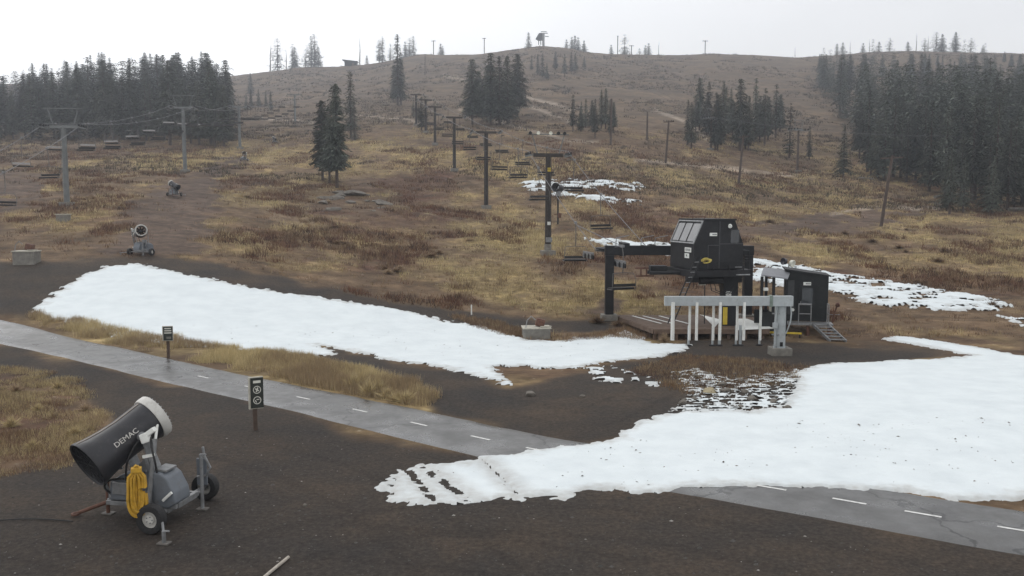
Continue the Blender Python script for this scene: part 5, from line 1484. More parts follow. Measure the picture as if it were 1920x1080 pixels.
for (px, base, top, arm, lab) in ((813, 99, 76, 3.0, 'ridge pole with crossarm right of the hummock'), (908, 98, 71, 2.6, 'tall ridge pole with crossarm left of the summit terminal'), (1158, 98, 67, 1.0, 'slim tall mast on the ridge beside the ragged conifer'), (1184, 98, 85, 3.0, 'short ridge post with crossarm'), (1322, 98, 76, 3.4, 'ridge pole with wide crossarm standing alone')):
    g = G(px, base + 1); t = P(px, top, g.y) - g
    root = empty('ridge_pole', g, 0, lab, 'pole', 'poles along the ridge')
    MB().tube([Vector((0, 0, -0.5)), Vector((0, 0, t.z))], 0.28, 7).build('shaft', M_pole, root)
    MB().box((0, 0, t.z - 0.3), (arm, 0.3, 0.35)).build('crossarm', M_pole, root)

# ================================================================== conifers
def needle_material():
    m = bpy.data.materials.new('conifer_needles'); m.use_nodes = True
    n = m.node_tree; b = n.nodes['Principled BSDF']; l = n.links.new
    b.inputs['Roughness'].default_value = 0.8; b.inputs['Specular IOR Level'].default_value = 0.2
    oi = n.nodes.new('ShaderNodeObjectInfo')
    t = n.nodes.new('ShaderNodeTexCoord'); x = n.nodes.new('ShaderNodeTexNoise'); x.inputs['Scale'].default_value = 0.8; x.inputs['Detail'].default_value = 3
    l(t.outputs['Object'], x.inputs['Vector'])
    r = n.nodes.new('ShaderNodeValToRGB'); e = r.color_ramp.elements
    e[0].position = 0.35; e[0].color = (0.040, 0.049, 0.038, 1); e[1].position = 0.65; e[1].color = (0.092, 0.102, 0.076, 1)
    l(x.outputs['Fac'], r.inputs['Fac'])
    h = n.nodes.new('ShaderNodeHueSaturation'); mr_ = n.nodes.new('ShaderNodeMapRange')
    mr_.inputs['To Min'].default_value = 0.7; mr_.inputs['To Max'].default_value = 1.9
    l(oi.outputs['Random'], mr_.inputs['Value']); l(mr_.outputs['Result'], h.inputs['Value']); l(r.outputs['Color'], h.inputs['Color'])
    h.inputs['Saturation'].default_value = 0.85
    m2_ = n.nodes.new('ShaderNodeMath'); m2_.operation = 'MULTIPLY_ADD'; m2_.inputs[1].default_value = 0.06; m2_.inputs[2].default_value = 0.46
    f2_ = n.nodes.new('ShaderNodeMath'); f2_.operation = 'FRACT'; k2_ = n.nodes.new('ShaderNodeMath'); k2_.operation = 'MULTIPLY'; k2_.inputs[1].default_value = 17.0
    l(oi.outputs['Random'], k2_.inputs[0]); l(k2_.outputs[0], f2_.inputs[0]); l(f2_.outputs[0], m2_.inputs[0]); l(m2_.outputs[0], h.inputs['Hue'])
    l(h.outputs['Color'], b.inputs['Base Color'])
    return m
M_needle = needle_material()
def conifer_mesh(seed, H=16.0, R0=2.4, cb=0.14, whorls=44, nb=8, spr=7, droop=0.35, taper=0.8, gap=0.0, asym=0.0):
    r_ = np.random.default_rng(seed)
    V, Fs = [], []
    for w in range(whorls):
        t = (w + r_.uniform(-0.3, 0.3)) / whorls
        t = min(max(t, 0), 0.995)
        z0 = H * (cb + (1 - cb) * t)
        Lw = R0 * ((1 - t) ** taper) * (0.35 + 0.65 * min(1, (t + 0.05) / 0.12)) + 0.18
        Lw *= r_.uniform(0.75, 1.15)
        if r_.random() < gap + 0.05: continue
        Lw *= 1.0 + 0.22 * math.sin(w * 0.9 + seed)
        k = max(4, int(nb * (0.6 + 0.4 * (1 - t))))
        a0 = r_.uniform(0, 6.28)
        for j in range(k):
            a = a0 + j * 6.283 / k + r_.uniform(-0.3, 0.3)
            Lb = Lw * r_.uniform(0.6, 1.15) * (1 + asym * math.cos(a - 0.4))
            if r_.random() < 0.10 + gap * 0.5: continue
            d = np.array([math.cos(a), math.sin(a), 0]); s = np.array([-d[1], d[0], 0])
            up0 = 0.25 * t
            ns_ = max(3, int(spr * Lb / R0 + 2))
            for q in range(ns_):
                f = (q + r_.uniform(0.2, 0.9)) / ns_
                c = d * (Lb * f) + np.array([0, 0, z0 + Lb * (up0 * f - droop * f * f) + r_.uniform(-0.12, 0.12)]) + s * r_.uniform(-0.22, 0.22) * Lb * f
                sz = r_.uniform(0.22, 0.42) * (0.7 + 0.5 * (1 - t))
                dd_ = d + s * r_.uniform(-0.8, 0.8) + np.array([0, 0, r_.uniform(-0.7, 0.15)]); dd_ /= np.linalg.norm(dd_)
                ss = np.cross(dd_, np.array([r_.uniform(-.4, .4), r_.uniform(-.4, .4), 1])); ss /= np.linalg.norm(ss) + 1e-9
                nn = np.cross(dd_, ss)
                o = len(V)
                V += [c - dd_ * sz * 0.8, c + ss * sz * 0.42 - nn * sz * 0.12, c + dd_ * sz * 1.1 - np.array([0, 0, sz * 0.25]), c - ss * sz * 0.42 - nn * sz * 0.12]
                Fs += [(o, o + 1, o + 2), (o, o + 2, o + 3)]
    me = np_mesh('crown', np.array(V), np.array(Fs), 3, False, None, M_needle)
    tr = MB().tube([Vector((0, 0, -0.6)), Vector((0.02, 0, H * 0.3)), Vector((-0.03, 0.02, H * 0.7)), Vector((0, 0, H * 0.985))], [0.30, 0.22, 0.12, 0.015], 8)
    # bare lower limbs
    for q in range(int(10)):
        z = H * cb * r_.uniform(0.35, 1.2); a = r_.uniform(0, 6.28); Lq = r_.uniform(0.4, 1.3)
        tr.tube([Vector((0, 0, z)), Vector((math.cos(a) * Lq, math.sin(a) * Lq, z - 0.15 * Lq))], [0.04, 0.015], 4)
    tm = tr.mesh('trunk', True); tm.materials.append(M_trunk)
    return me, tm, H
VAR = {
    'full': [conifer_mesh(1, 16, 3.0, 0.12, 50, 10, 9), conifer_mesh(2, 16, 2.7, 0.16, 48, 10, 9, 0.45), conifer_mesh(3, 16, 3.3, 0.10, 46, 10, 10, 0.3, 0.9), conifer_mesh(4, 16, 2.5, 0.20, 50, 9, 8, 0.4)],
    'slim': [conifer_mesh(5, 16, 1.7, 0.14, 48, 8, 6, 0.5, 0.55), conifer_mesh(6, 16, 1.9, 0.22, 46, 8, 7, 0.45, 0.6)],
    'dense': [conifer_mesh(14, 16, 2.7, 0.20, 56, 12, 11, 0.4, 0.5), conifer_mesh(15, 16, 2.5, 0.16, 56, 12, 11, 0.45, 0.45)],
    'lone': [conifer_mesh(16, 16, 2.3, 0.20, 66, 13, 13, 0.35, 0.42, 0.03, 0.2), conifer_mesh(17, 16, 2.4, 0.22, 66, 13, 13, 0.35, 0.45, 0.03, -0.2)],
    'ragged': [conifer_mesh(7, 16, 2.4, 0.15, 34, 8, 8, 0.25, 0.5, 0.20, 0.35), conifer_mesh(8, 16, 2.2, 0.12, 32, 8, 8, 0.2, 0.4, 0.24, -0.4), conifer_mesh(9, 16, 2.8, 0.18, 34, 8, 8, 0.3, 0.55, 0.16, 0.2)],
    'bush': [conifer_mesh(10, 16, 5.0, 0.02, 34, 10, 9, 0.2, 0.8), conifer_mesh(11, 16, 4.2, 0.03, 34, 10, 9, 0.25, 0.7)],
}
def snag_mesh(seed):
    r_ = random.Random(seed); m = MB().tube([Vector((0, 0, -0.5)), Vector((0.1, 0, 6)), Vector((-0.1, 0.05, 11)), Vector((0.1, 0, 16))], [0.28, 0.22, 0.13, 0.03], 7)
    for k in range(24):
        z = r_.uniform(4, 15.2); a = r_.uniform(0, 6.28); Lq = r_.uniform(0.3, 1.5) * (1.1 - z / 17)
        m.tube([Vector((0, 0, z)), Vector((math.cos(a) * Lq, math.sin(a) * Lq, z + r_.uniform(-.3, .3)))], [0.05, 0.012], 4)
    me = m.mesh('trunk', True); me.materials.append(M_snag); return me
SNAG = [snag_mesh(1), snag_mesh(2)]
NTREE = [0]
ADJ = {'full': 'broad tapering ', 'dense': 'thick blunt-topped ', 'slim': 'narrow ', 'ragged': 'ragged ', 'bush': 'bushy ', 'lone': '', 'snag': ''}
def tree(x, y, h, kind, label, group=None, wide=1.0, lean=0.0):
    g = gz(x, y)
    root = empty('conifer_tree', (x, y, g - 0.15), random.uniform(0, 6.28), label, 'tree', group)
    NTREE[0] += 1
    if kind == 'snag':
        o = link('trunk', random.choice(SNAG), root); o.scale = (h / 16 * 1.2,) * 2 + (h / 16,)
    else:
        cm, tm, H = random.choice(VAR[kind]); s = h / H
        o = link('trunk', tm, root); o.scale = (s, s, s)
        c = link('crown', cm, root); c.scale = (s * wide, s * wide, s)
    if lean: root.rotation_euler = (0, lean, 0)
    return root
def tree_px(px, base, top, kind, label, group=None, wide=1.0, lean=0.0):
    g = G(px, base); t = P(px, top, g.y)
    return tree(g.x, g.y, max(t.z - g.z, 1.0), kind, label, group, wide, lean)

# lone trees on the slope
tree_px(632, 352, 155, 'lone', 'tallest dark conifer of the lone pair on the brown slope', None, 0.95)
tree_px(605, 338, 186, 'lone', 'shorter conifer leaning on the tallest lone one', None, 1.1)
tree_px(618, 344, 215, 'lone', 'low conifer filling the lone pair on the slope', None, 1.0)
tree_px(665, 262, 187, 'bush', 'wide hazy conifer just behind the lone pair', None, 0.6)
tree_px(658, 258, 131, 'slim', 'slim hazy conifer rising behind the lone pair', None, 1.2)
for px, b, t in ((746, 198, 62), (738, 192, 120), (752, 196, 95)):
    tree_px(px, b, t, 'slim', 'slender hazy conifer in the trio crossing the ridge line', 'conifer trio crossing the ridge', 1.1)
tree_px(1581, 333, 234, 'full', 'lone broad conifer in the open beside the right forest', None, 1.15)
tree_px(1517, 300, 235, 'slim', 'thin pale conifer beside the brown lift tower', None, 1.0)
tree_px(1480, 296, 190, 'ragged', 'ragged conifer right of the middle grove', None, 1.0)

# clumps: (px range, base row range, top row range, count, label, group)
def clump(n, pxs, bases, tops, kinds, label, group, wide=1.0):
    for i in range(n):
        px = pxs[0] + (pxs[1] - pxs[0]) * (i + random.random()) / n
        k = random.choice(kinds)
        tree_px(px, random.uniform(*bases), random.uniform(*tops), k, ADJ[k] + label, group, wide * random.uniform(0.9, 1.15))
clump(13, (884, 972), (212, 236), (96, 150), ['dense', 'full', 'slim'], 'dark conifer in the tight grove on the upper middle slope', 'upper middle grove', 1.1)
clump(10, (1072, 1158), (236, 262), (162, 205), ['dense', 'slim', 'full'], 'conifer in the small grove right of the upper middle one', 'small middle grove', 0.95)
clump(24, (1288, 1470), (244, 284), (138, 190), ['dense', 'slim', 'full'], 'conifer in the wide grove behind the square topped tower', 'wide right-middle grove', 0.95)
clump(9, (985, 1100), (128, 150), (92, 118), ['slim', 'full'], 'small hazy conifer below the summit knoll', 'hazy trees under the knoll', 1.2)
clump(5, (775, 800), (215, 245), (178, 205), ['slim', 'ragged'], 'small hazy conifer behind the upper lift towers', 'trees behind upper towers', 1.1)
clump(6, (440, 520), (198, 212), (165, 185), ['bush', 'full'], 'small bushy conifer on the slope beyond the left forest', 'bushy trees beyond left forest', 0.8)
clump(6, (1750, 1910), (392, 402), (250, 300), ['full', 'ragged'], 'near conifer at the foot of the right forest', 'foot of the right forest', 1.0)

# left forest
skyL = [(-200, 128), (0, 125), (60, 119), (130, 116), (200, 98), (280, 95), (340, 99), (385, 96), (430, 116), (480, 126)]
def skyl(px): return float(np.interp(px, [a for a, b in skyL], [b for a, b in skyL]))
edge = [(-160, 262), (0, 262), (100, 258), (200, 262), (300, 268), (380, 276), (432, 276)]
for i in range(34):
    px = -150 + 585 * (i + random.random() * 0.9) / 34
    b = float(np.interp(px, [a for a, c in edge], [c for a, c in edge])) + random.uniform(-10, 3)
    k = random.choice(['dense', 'full', 'full'])
    tree_px(px, b, skyl(px) + random.uniform(8, 60), k, ADJ[k] + 'dark conifer standing at the front edge of the left forest', 'front edge of the left forest', random.uniform(0.9, 1.2))
for i in range(66):
    px = random.uniform(-150, 470)
    if px > 435: b = random.uniform(165, 185)
    else: b = random.uniform(170, 245)
    g = G(px, b); t = P(px, skyl(px) + abs(random.gauss(0, 14)) - 4, g.y)
    k = random.choice(['dense', 'full', 'slim', 'full'])
    tree(g.x, g.y, min(max(t.z - g.z, 8), 24), k, ADJ[k] + 'hazy conifer rising within the left forest', 'depth of the left forest', random.uniform(0.95, 1.25))
# right forest
edgeR = [(1535, 205), (1580, 260), (1610, 322), (1640, 338), (1700, 350), (1800, 378), (1920, 402), (2060, 420)]
for i in range(36):
    px = 1605 + 440 * (i + random.random() * 0.9) / 36
    b = float(np.interp(px, [a for a, c in edgeR], [c for a, c in edgeR])) - random.uniform(2, 26)
    g = G(px, b); t = P(px, random.uniform(165, 265), g.y)
    k = random.choice(['dense', 'full', 'slim', 'dense'])
    tree(g.x, g.y, min(max(t.z - g.z, 8), 24), k, ADJ[k] + 'dark tall conifer at the front edge of the right forest', 'front edge of the right forest', random.uniform(0.85, 1.1))
for i in range(70):
    px = random.uniform(1530, 2040)
    lo = 112; hi = float(np.interp(px, [a for a, c in edgeR], [c for a, c in edgeR])) - 28
    if hi < 130: continue
    b = lo + (min(hi, 330) - lo) * random.random() ** 0.8
    g = G(px, b)
    k = random.choice(['dense', 'full', 'slim', 'full'])
    tree(g.x, g.y, min(random.uniform(11, 20), max(P(px, 100, g.y).z - g.z, 6)), k, ADJ[k] + 'hazy blue conifer deep in the right forest', 'depth of the right forest', random.uniform(0.95, 1.25))
# the far wood behind, one dark mass on either side
def wood(name, pxr, rows, n, tops, label):
    src = VAR['full'] + VAR['dense']
    r_ = np.random.default_rng(5 + n); Vs, Fs_, off = [], [], 0
    low = [conifer_mesh(60 + k, 16, 2.9, 0.08, 26, 7, 6, 0.4, 0.65)[0] for k in range(4)]
    data = []
    for m_ in low:
        v = np.zeros(len(m_.vertices) * 3, np.float32); m_.vertices.foreach_get('co', v); f = np.zeros(len(m_.loops), np.int32); m_.loops.foreach_get('vertex_index', f)
        data.append((v.reshape(-1, 3), f.reshape(-1, 3)))
    for i in range(n):
        px = r_.uniform(*pxr); lo, hi = rows(px)
        if hi <= lo: continue
        g = G(px, r_.uniform(lo, hi)); h = min(max(P(px, tops(px) + abs(r_.normal(0, 16)), g.y).z - g.z, 6), 21)
        if h <= 6.01: h = r_.uniform(8, 15) if tops(px) > 105 else 7
        v, f = data[i % 4]; s = h / 16; a = r_.uniform(0, 6.28)
        w = v * np.array([s * 1.25, s * 1.25, s]); x = w[:, 0] * math.cos(a) - w[:, 1] * math.sin(a); y = w[:, 0] * math.sin(a) + w[:, 1] * math.cos(a)
        Vs.append(np.stack([x + g.x, y + g.y, w[:, 2] + g.z - 0.3], 1)); Fs_.append(f + off); off += len(v)
    o = link(name, np_mesh(name, np.concatenate(Vs), np.concatenate(Fs_), 3, False, None, M_needle)); tag(o, label, 'wood', kind='stuff')
wood('far_wood', (-160, 430), lambda p: (150, 264), 330, lambda p: skyl(p) + 6, 'dark mass of conifers filling the left forest')
wood('far_wood', (1540, 2050), lambda p: (125, float(np.interp(p, [a for a, c in edgeR], [c for a, c in edgeR])) - 40), 240, lambda p: 112, 'dark mass of conifers filling the right forest')
# trees on the crest
ridge = [(505, 129, 82, 'snag', .06), (521, 128, 74, 'ragged', 0), (537, 126, 92, 'snag', 0), (549, 125, 84, 'ragged', 0), (553, 125, 90, 'slim', 0), (573, 123, 94, 'ragged', 0), (584, 123, 70, 'ragged', 0), (590, 123, 66, 'ragged', 0), (597, 123, 90, 'slim', 0), (675, 119, 73, 'snag', 0), (688, 118, 106, 'slim', 0), (711, 116, 76, 'ragged', 0), (717, 116, 70, 'ragged', 0), (732, 110, 84, 'ragged', 0), (768, 101, 74, 'ragged', 0), (775, 100, 69, 'ragged', 0), (760, 104, 80, 'slim', 0), (826, 98, 84, 'slim', 0), (830, 98, 88, 'slim', 0), (991, 84, 63, 'slim', 0), (1062, 86, 76, 'slim', 0), (1072, 88, 71, 'slim', 0), (1078, 89, 69, 'slim', 0), (1084, 91, 72, 'slim', 0), (1095, 94, 78, 'full', 0), (1146, 98, 86, 'slim', 0), (1171, 98, 67, 'ragged', 0), (1199, 99, 93, 'bush', 0), (1210, 99, 87, 'slim', 0), (1216, 99, 83, 'slim', 0), (1235, 100, 80, 'snag', 0), (1492, 104, 91, 'snag', -.05), (1569, 97, 84, 'slim', 0), (1580, 96, 82, 'full', 0), (1594, 95, 80, 'snag', 0), (1618, 93, 83, 'slim', 0), (1630, 92, 76, 'snag', 0), (1648, 91, 80, 'full', 0), (1668, 90, 73, 'ragged', 0), (1702, 91, 80, 'full', 0), (1718, 91, 65, 'snag', 0), (1734, 91, 74, 'ragged', 0), (1740, 91, 70, 'snag', 0), (1755, 92, 62, 'ragged', 0), (1766, 92, 66, 'full', 0), (1791, 93, 62, 'full', 0), (1820, 94, 73, 'ragged', 0), (1843, 95, 87, 'slim', 0)]
for px, b, t, k, ln in ridge:
    lab = {'snag': 'bare dead snag standing on the ridge skyline', 'ragged': 'ragged open conifer on the ridge skyline', 'slim': 'small narrow conifer on the ridge skyline', 'full': 'dense cone shaped conifer on the ridge skyline', 'bush': 'low bushy conifer on the ridge skyline'}[k]
    tree_px(px, b + 2, t - 3, k, lab, {'snag': 'dead snags on the ridge', 'ragged': 'ragged ridge conifers', 'slim': 'small ridge conifers', 'full': 'dense ridge conifers', 'bush': 'low ridge conifers'}[k], 1.7 if k in ('slim', 'full') else 1.6, ln)
print('trees', NTREE[0])

# ================================================================== grass and scrub
def grass_material():
    m = bpy.data.materials.new('dry_grass'); m.use_nodes = True
    n = m.node_tree; b = n.nodes['Principled BSDF']
    b.inputs['Roughness'].default_value = 0.85; b.inputs['Specular IOR Level'].default_value = 0.15
    a = n.nodes.new('ShaderNodeAttribute'); a.attribute_name = 'tint'
    n.links.new(a.outputs['Color'], b.inputs['Base Color'])
    return m
M_grass = grass_material()
def blades(name, X, Y, h, w, cols, nb, spread, lean, label):
    """tufts at X,Y, height h, nb blades each"""
    N = len(X); n = N * nb
    Xr = np.repeat(X, nb) + rng.normal(0, 1, n) * np.repeat(spread, nb); Yr = np.repeat(Y, nb) + rng.normal(0, 1, n) * np.repeat(spread, nb)
    Zr = ground_z(Xr, Yr) - 0.03
    hr = np.repeat(h, nb) * rng.uniform(0.55, 1.15, n); wr = np.repeat(w, nb)
    a = rng.uniform(0, 2 * math.pi, n); b = rng.uniform(0, 2 * math.pi, n); ln = rng.uniform(0.05, 1, n) * lean * hr
    base = np.stack([Xr, Yr, Zr], 1); s = np.stack([np.cos(a), np.sin(a) * 0.6, np.zeros(n)], 1) * wr[:, None]
    tip = base + np.stack([np.cos(b) * ln, np.sin(b) * ln, hr], 1)
    V = np.stack([base - s, base + s, tip], 1).reshape(-1, 3)
    Fc = np.arange(n * 3).reshape(-1, 3)
    c = np.repeat(np.repeat(cols, nb, 0) * rng.uniform(0.75, 1.25, (n, 1)), 3, 0)
    c = np.concatenate([c, np.ones((len(c), 1))], 1)
    o = link(name, np_mesh(name, V, Fc, 3, False, {'tint': ('FLOAT_COLOR', c)}, M_grass))
    tag(o, label, 'grass', kind='stuff'); return o
def sample_px(poly, n, warp=0.0):
    """world points inside a polygon drawn on the ground"""
    wp = [G(*p) for p in poly]; pl = [(p.x, p.y) for p in wp]
    xs = [p[0] for p in pl]; ys = [p[1] for p in pl]
    X = rng.uniform(min(xs) - 1, max(xs) + 1, n * 6); Y = rng.uniform(min(ys) - 1, max(ys) + 1, n * 6)
    sd_ = poly_sd(X, Y, pl) + (fbm(X / 1.5, Y / 1.5, 61, 3) - 0.5) * 1.6
    k = sd_ > 0
    return X[k][:n], Y[k][:n]
GC = np.array([[0.40, 0.325, 0.175], [0.48, 0.40, 0.23], [0.33, 0.265, 0.145], [0.36, 0.285, 0.165], [0.24, 0.18, 0.11]])
BC = np.array([[0.21, 0.135, 0.085], [0.27, 0.19, 0.11], [0.16, 0.10, 0.07], [0.33, 0.25, 0.15], [0.13, 0.085, 0.062]])
def pick(C, X, Y, seed):
    n_ = fbm(X / 2.5, Y / 2.5, seed, 3); n_ = np.clip((n_ - 0.25) / 0.5 + rng.normal(0, 0.18, len(X)), 0, 0.999)
    return C[(n_ * len(C)).astype(int)]
def on_path(X, Y, m=1.62):
    out_ = np.zeros(len(X), bool)
    for i in range(0, len(cx), 2): out_ |= (X - cx[i]) ** 2 + (Y - cy[i]) ** 2 < m * m
    return out_
# verge between path and snow
X, Y = sample_px([(60, 588), (200, 610), (430, 652), (560, 668), (640, 690), (720, 705), (805, 742), (805, 768), (640, 738), (480, 698), (300, 660), (100, 612)], 9000)
k = ~on_path(X, Y); X, Y = X[k], Y[k]
n_ = fbm(X / 2.0, Y / 2.0, 62, 3)
k = n_ > 0.40; X, Y, n_ = X[k], Y[k], n_[k]
blades('verge_grass', X, Y, 0.16 + 0.34 * n_, np.full(len(X), 0.009), pick(GC, X, Y, 63) * np.array([1.25, 1.25, 1.25]), 9, np.full(len(X), 0.10), 0.5, 'tall golden dry grass along the far edge of the path')
# brown weeds left of the gun
X, Y = sample_px([(-260, 690), (40, 690), (140, 715), (205, 780), (195, 840), (100, 880), (0, 895), (-260, 910)], 9000)
k = ~on_path(X, Y, 1.9); X, Y = X[k], Y[k]
n_ = fbm(X / 1.3, Y / 1.3, 65, 3)
k = n_ > 0.36; X, Y, n_ = X[k], Y[k], n_[k]
blades('brown_weeds', X, Y, 0.06 + 0.30 * n_ ** 1.5, np.full(len(X), 0.008), pick(np.concatenate([BC, GC]), X, Y, 66) * 1.05, 10, np.full(len(X), 0.11), 0.7, 'low brown weeds beside the path near the big snow gun')
# bank by the gate post and scrub beside the deck
X, Y = sample_px([(1175, 690), (1290, 668), (1400, 672), (1500, 690), (1480, 712), (1380, 735), (1290, 745), (1230, 715)], 2600)
blades('bank_grass', X, Y, rng.uniform(0.06, 0.25, len(X)), np.full(len(X), 0.010), pick(BC, X, Y, 67), 9, np.full(len(X), 0.12), 0.7, 'brown grass on the bank below the gate post')
X, Y = sample_px([(850, 595), (960, 605), (980, 640), (1050, 640), (1170, 615), (1225, 640), (1150, 632), (1060, 640), (940, 628), (880, 612)], 1500)
blades('scrub_grass', X, Y, rng.uniform(0.08, 0.35, len(X)), np.full(len(X), 0.012), pick(BC, X, Y, 68), 9, np.full(len(X), 0.14), 0.6, 'brown scrub along the upper edge of the snow strip')
# hillside: tussocks follow the golden patches
N = 60000
u_ = rng.uniform(-0.75, 0.75, N); d_ = np.exp(rng.uniform(math.log(47), math.log(210), N)); X = u_ * d_; Y = d_
go_, gr_, re_, di_ = masks(X, Y, ground_z(X, Y))
_SA = [(p.x, p.y) for p in (G(*q) for q in SNOW_A)]
_SD = [(p.x, p.y) for p in (G(*q) for q in SNOW_D)]
acc = rng.uniform(0, 1, N) < (0.12 + 0.95 * go_ + 0.2 * re_) * (1 - gr_) * (1 - 0.8 * di_)
acc &= (poly_sd(X, Y, _SA) < -0.3) & (poly_sd(X, Y, _SD) < 0.2)
X, Y, go_, re_ = X[acc], Y[acc], go_[acc], re_[acc]
sc_ = np.clip(Y / 80, 0.7, 2.2)
isg = rng.uniform(0, 1, len(X)) < go_ * 1.1
cg = pick(GC, X, Y, 71); cb_ = pick(BC, X, Y, 72)
blades('hillside_grass', X, Y, np.where(isg, rng.uniform(0.2, 0.5, len(X)), rng.uniform(0.1, 0.32, len(X))) * (0.85 + 0.15 * sc_), 0.022 * sc_, np.where(isg[:, None], cg, cb_), 11, 0.20 * sc_, 0.6, 'tussocks of golden and brown grass over the ski slope')
N = 60000
u_ = rng.uniform(-0.75, 0.75, N); d_ = np.exp(rng.uniform(math.log(52), math.log(170), N)); X = u_ * d_; Y = d_
go2, gr2, re2, di2 = masks(X, Y, ground_z(X, Y))
pn_ = fbm(X / 4.5, Y / 6.0, 85, 4)
acc = (rng.uniform(0, 1, N) < sstep(0.50, 0.62, pn_ + 0.10 * re2 - 0.10 * go2) * 0.75) & (gr2 < 0.3) & (di2 < 0.4) & (poly_sd(X, Y, _SA) < -0.3) & (poly_sd(X, Y, _SD) < 0.0)
X, Y = X[acc], Y[acc]; sc_ = np.clip(Y / 80, 0.8, 2)
RB = np.array([[0.15, 0.078, 0.05], [0.115, 0.062, 0.043], [0.19, 0.112, 0.07], [0.075, 0.048, 0.036], [0.20, 0.135, 0.085]])
blades('rusty_brush', X, Y, rng.uniform(0.18, 0.6, len(X)), 0.03 * sc_, pick(RB, X, Y, 86), 12, 0.28 * sc_, 0.8, 'rusty brown low brush in patches over the ski slope')
# low dark scrub on the upper hill
N = 52000
u_ = rng.uniform(-0.75, 0.75, N); d_ = np.exp(rng.uniform(math.log(120), math.log(540), N)); X = u_ * d_; Y = d_
acc = (fbm(X / 14, Y / 24, 81, 4) > 0.49) & (rng.uniform(0, 1, N) < 0.75); X, Y = X[acc], Y[acc]
SCB = np.array([[0.075, 0.055, 0.042], [0.10, 0.072, 0.052], [0.05, 0.042, 0.034], [0.045, 0.046, 0.034], [0.15, 0.115, 0.075]])
sc_ = np.clip(Y / 150, 1, 3.2)
blades('slope_scrub', X, Y, rng.uniform(0.2, 0.6, len(X)) * sc_ ** 0.5, 0.05 * sc_, pick(SCB, X, Y, 82), 8, 0.35 * sc_ ** 0.6, 0.7, 'low dark scrub scattered on the upper ski slope')
# pebbles on the gravel
N = 9000
X, Y = sample_px([(-100, 905), (200, 850), (600, 800), (900, 870), (1300, 945), (2000, 1120), (2200, 1400), (-100, 1400)], N)
k = ~on_path(X, Y); X, Y = X[k], Y[k]
Zp = ground_z(X, Y); n = len(X); s = rng.lognormal(math.log(0.011), 0.5, n)
oc = np.array([[1, 0, 0], [0, 1, 0], [-1, 0, 0], [0, -1, 0], [0, 0, 0.7]]); of = np.array([[0, 1, 4], [1, 2, 4], [2, 3, 4], [3, 0, 4]])
an = rng.uniform(0, 6.28, n); rot = np.stack([np.cos(an), np.sin(an)], 1)
Vp = np.zeros((n, 5, 3))
Vp[:, :, 0] = X[:, None] + s[:, None] * (oc[None, :, 0] * rot[:, :1] - oc[None, :, 1] * rot[:, 1:]) * 1.3
Vp[:, :, 1] = Y[:, None] + s[:, None] * (oc[None, :, 0] * rot[:, 1:] + oc[None, :, 1] * rot[:, :1])
Vp[:, :, 2] = Zp[:, None] + s[:, None] * oc[None, :, 2] - 0.002
Fp = (np.arange(n)[:, None, None] * 5 + of[None]).reshape(-1, 3)
tc_ = np.repeat(np.where(rng.uniform(0, 1, (n, 1)) < 0.05, 0.26, 0.075) * np.array([[1, 0.95, 0.88]]) * rng.uniform(0.6, 1.3, (n, 1)), 5, 0)
o = link('pebbles', np_mesh('pebbles', Vp.reshape(-1, 3), Fp, 3, False, {'tint': ('FLOAT_COLOR', np.concatenate([tc_, np.ones((len(tc_), 1))], 1))}, M_grass))
tag(o, 'loose pebbles scattered over the dark foreground gravel', 'gravel', kind='stuff')

def debris(poly, n, label):
    X, Y = sample_px(poly, n)
    Zd = ground_z(X, Y) + 0.055; n = len(X); s = np.clip(rng.lognormal(math.log(0.014), 0.5, n), 0.005, 0.03); an = rng.uniform(0, 6.28, n); el = rng.uniform(0.6, 3.0, n)
    Vd = np.zeros((n, 5, 3)); c_, s_ = np.cos(an)[:, None], np.sin(an)[:, None]
    Vd[:, :, 0] = X[:, None] + s[:, None] * (oc[None, :, 0] * el[:, None] * c_ - oc[None, :, 1] * s_)
    Vd[:, :, 1] = Y[:, None] + s[:, None] * (oc[None, :, 0] * el[:, None] * s_ + oc[None, :, 1] * c_)
    Vd[:, :, 2] = Zd[:, None] + s[:, None] * oc[None, :, 2]
    tt = np.repeat(np.array([[0.10, 0.085, 0.07]]) * rng.uniform(0.4, 2.2, (n, 1)), 5, 0)
    o = link('debris', np_mesh('debris', Vd.reshape(-1, 3), (np.arange(n)[:, None, None] * 5 + of[None]).reshape(-1, 3), 3, False, {'tint': ('FLOAT_COLOR', np.concatenate([tt, np.ones((len(tt), 1))], 1))}, M_grass))
    tag(o, label, 'debris', kind='stuff')
debris([(800, 890), (1100, 850), (1400, 800), (1900, 780), (1900, 920), (1400, 905), (1000, 930)], 260, 'twigs and grit lying on the broad snowfield')
debris([(300, 600), (800, 620), (1150, 645), (1250, 655), (950, 690), (700, 660), (350, 640)], 160, 'twigs and grit lying on the long snow strip')
# dry bushes as single plants
def bush_mesh(seed, C):
    r_ = np.random.default_rng(seed); V = []; Fs = []; T = []
    for k in range(420):
        a = r_.uniform(0, 6.28); e = r_.uniform(0.05, 1.45); L1 = r_.uniform(0.45, 1.0)
        d = np.array([math.cos(a) * math.cos(e), math.sin(a) * math.cos(e), math.sin(e)])
        b0 = d * L1 * r_.uniform(0.0, 0.55); t = d * L1 + r_.normal(0, 0.06, 3); s = np.cross(d, r_.normal(0, 1, 3)); s /= np.linalg.norm(s); s *= 0.018
        o = len(V); V += [b0 - s, b0 + s, t]; Fs.append((o, o + 1, o + 2)); c = C[r_.integers(len(C))] * r_.uniform(0.7, 1.2); T += [list(c) + [1]] * 3
    V = np.array(V); V[:, 2] = np.maximum(V[:, 2], -0.05)
    return np_mesh('dry_bush', V, np.array(Fs), 3, False, {'tint': ('FLOAT_COLOR', np.array(T))}, M_grass)
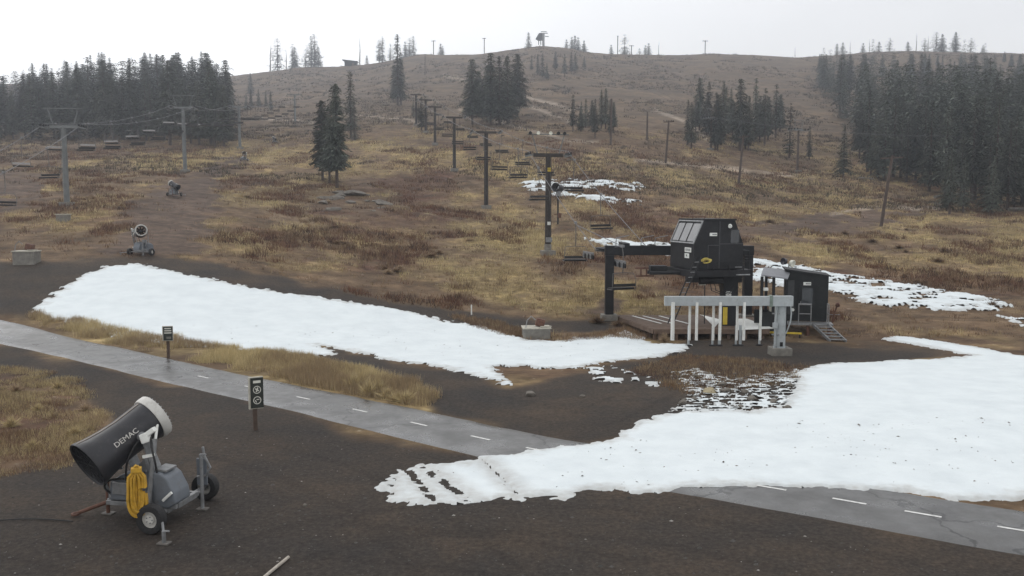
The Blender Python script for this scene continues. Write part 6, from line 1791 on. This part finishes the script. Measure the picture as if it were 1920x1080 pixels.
TB = np.array([[0.36, 0.28, 0.18], [0.28, 0.21, 0.14], [0.22, 0.16, 0.11]])
BM = [bush_mesh(1, TB * 1.3), bush_mesh(2, BC), bush_mesh(3, BC * 0.8), bush_mesh(4, GC * 1.3)]
def bush(px, py, sx, sz, k, label, group=None):
    g = G(px, py); o = link('dry_bush', BM[k]); o.location = g; o.scale = (sx, sx, sz); o.rotation_euler = (0, 0, random.uniform(0, 6)); tag(o, label, 'bush', group)
bush(1245, 641, 0.50, 0.62, 0, 'pale tan bush against the near corner of the deck')
bush(1120, 605, 0.9, 0.5, 2, 'dark brush heap beside the frame post footing')
bush(1160, 612, 0.7, 0.5, 2, 'dark brush under the deck edge')
for px, py, s in ((30, 735, 0.45), (110, 728, 0.40), (70, 770, 0.35), (160, 770, 0.35), (20, 800, 0.45), (140, 815, 0.4), (60, 840, 0.35)):
    bush(px, py, s, s * 0.9, random.choice((0, 3)), 'dry tan bush among the weeds beside the snow gun', 'bushes among the brown weeds')
for i in range(14):
    px = random.uniform(430, 900); py = random.uniform(360, 540)
    bush(px, py, random.uniform(0.5, 1.5), random.uniform(0.25, 0.5), random.choice((0, 1)), 'low brown bush on the lower ski slope left of the towers', 'bushes on the lower left slope')
for i in range(18):
    px = random.uniform(1420, 1900); py = random.uniform(410, 600)
    bush(px, py, random.uniform(0.5, 1.1), random.uniform(0.3, 0.6), random.choice((1, 2)), 'low brown bush on the slope behind the dark shed', 'bushes on the right slope')
for px, py in ((690, 742), (708, 738), (662, 730), (728, 745), (676, 725), (745, 752), (760, 755)):
    bush(px, py, random.uniform(0.45, 0.7), random.uniform(0.55, 0.85) * (1 if px < 720 else 0.6), 3, 'tall golden grass clump at the end of the verge', 'golden clumps at the verge end')

# ================================================================== haze
def haze():
    m = bpy.data.materials.new('mountain_haze'); m.use_nodes = True
    n = m.node_tree; n.nodes.clear(); o_ = n.nodes.new('ShaderNodeOutputMaterial'); v = n.nodes.new('ShaderNodeVolumePrincipled')
    v.inputs['Color'].default_value = (0.86, 0.91, 1.0, 1); v.inputs['Density'].default_value = 0.00072; v.inputs['Anisotropy'].default_value = 0.6
    n.links.new(v.outputs['Volume'], o_.inputs['Volume'])
    x0, x1, y0, y1, z0, z1 = -930, 930, -12, 700, -4, 175
    b = MB().box(((x0 + x1) / 2, (y0 + y1) / 2, (z0 + z1) / 2), (x1 - x0, y1 - y0, z1 - z0))
    h = b.build('haze', m); h.display_type = 'WIRE'; tag(h, kind='stuff')
haze()
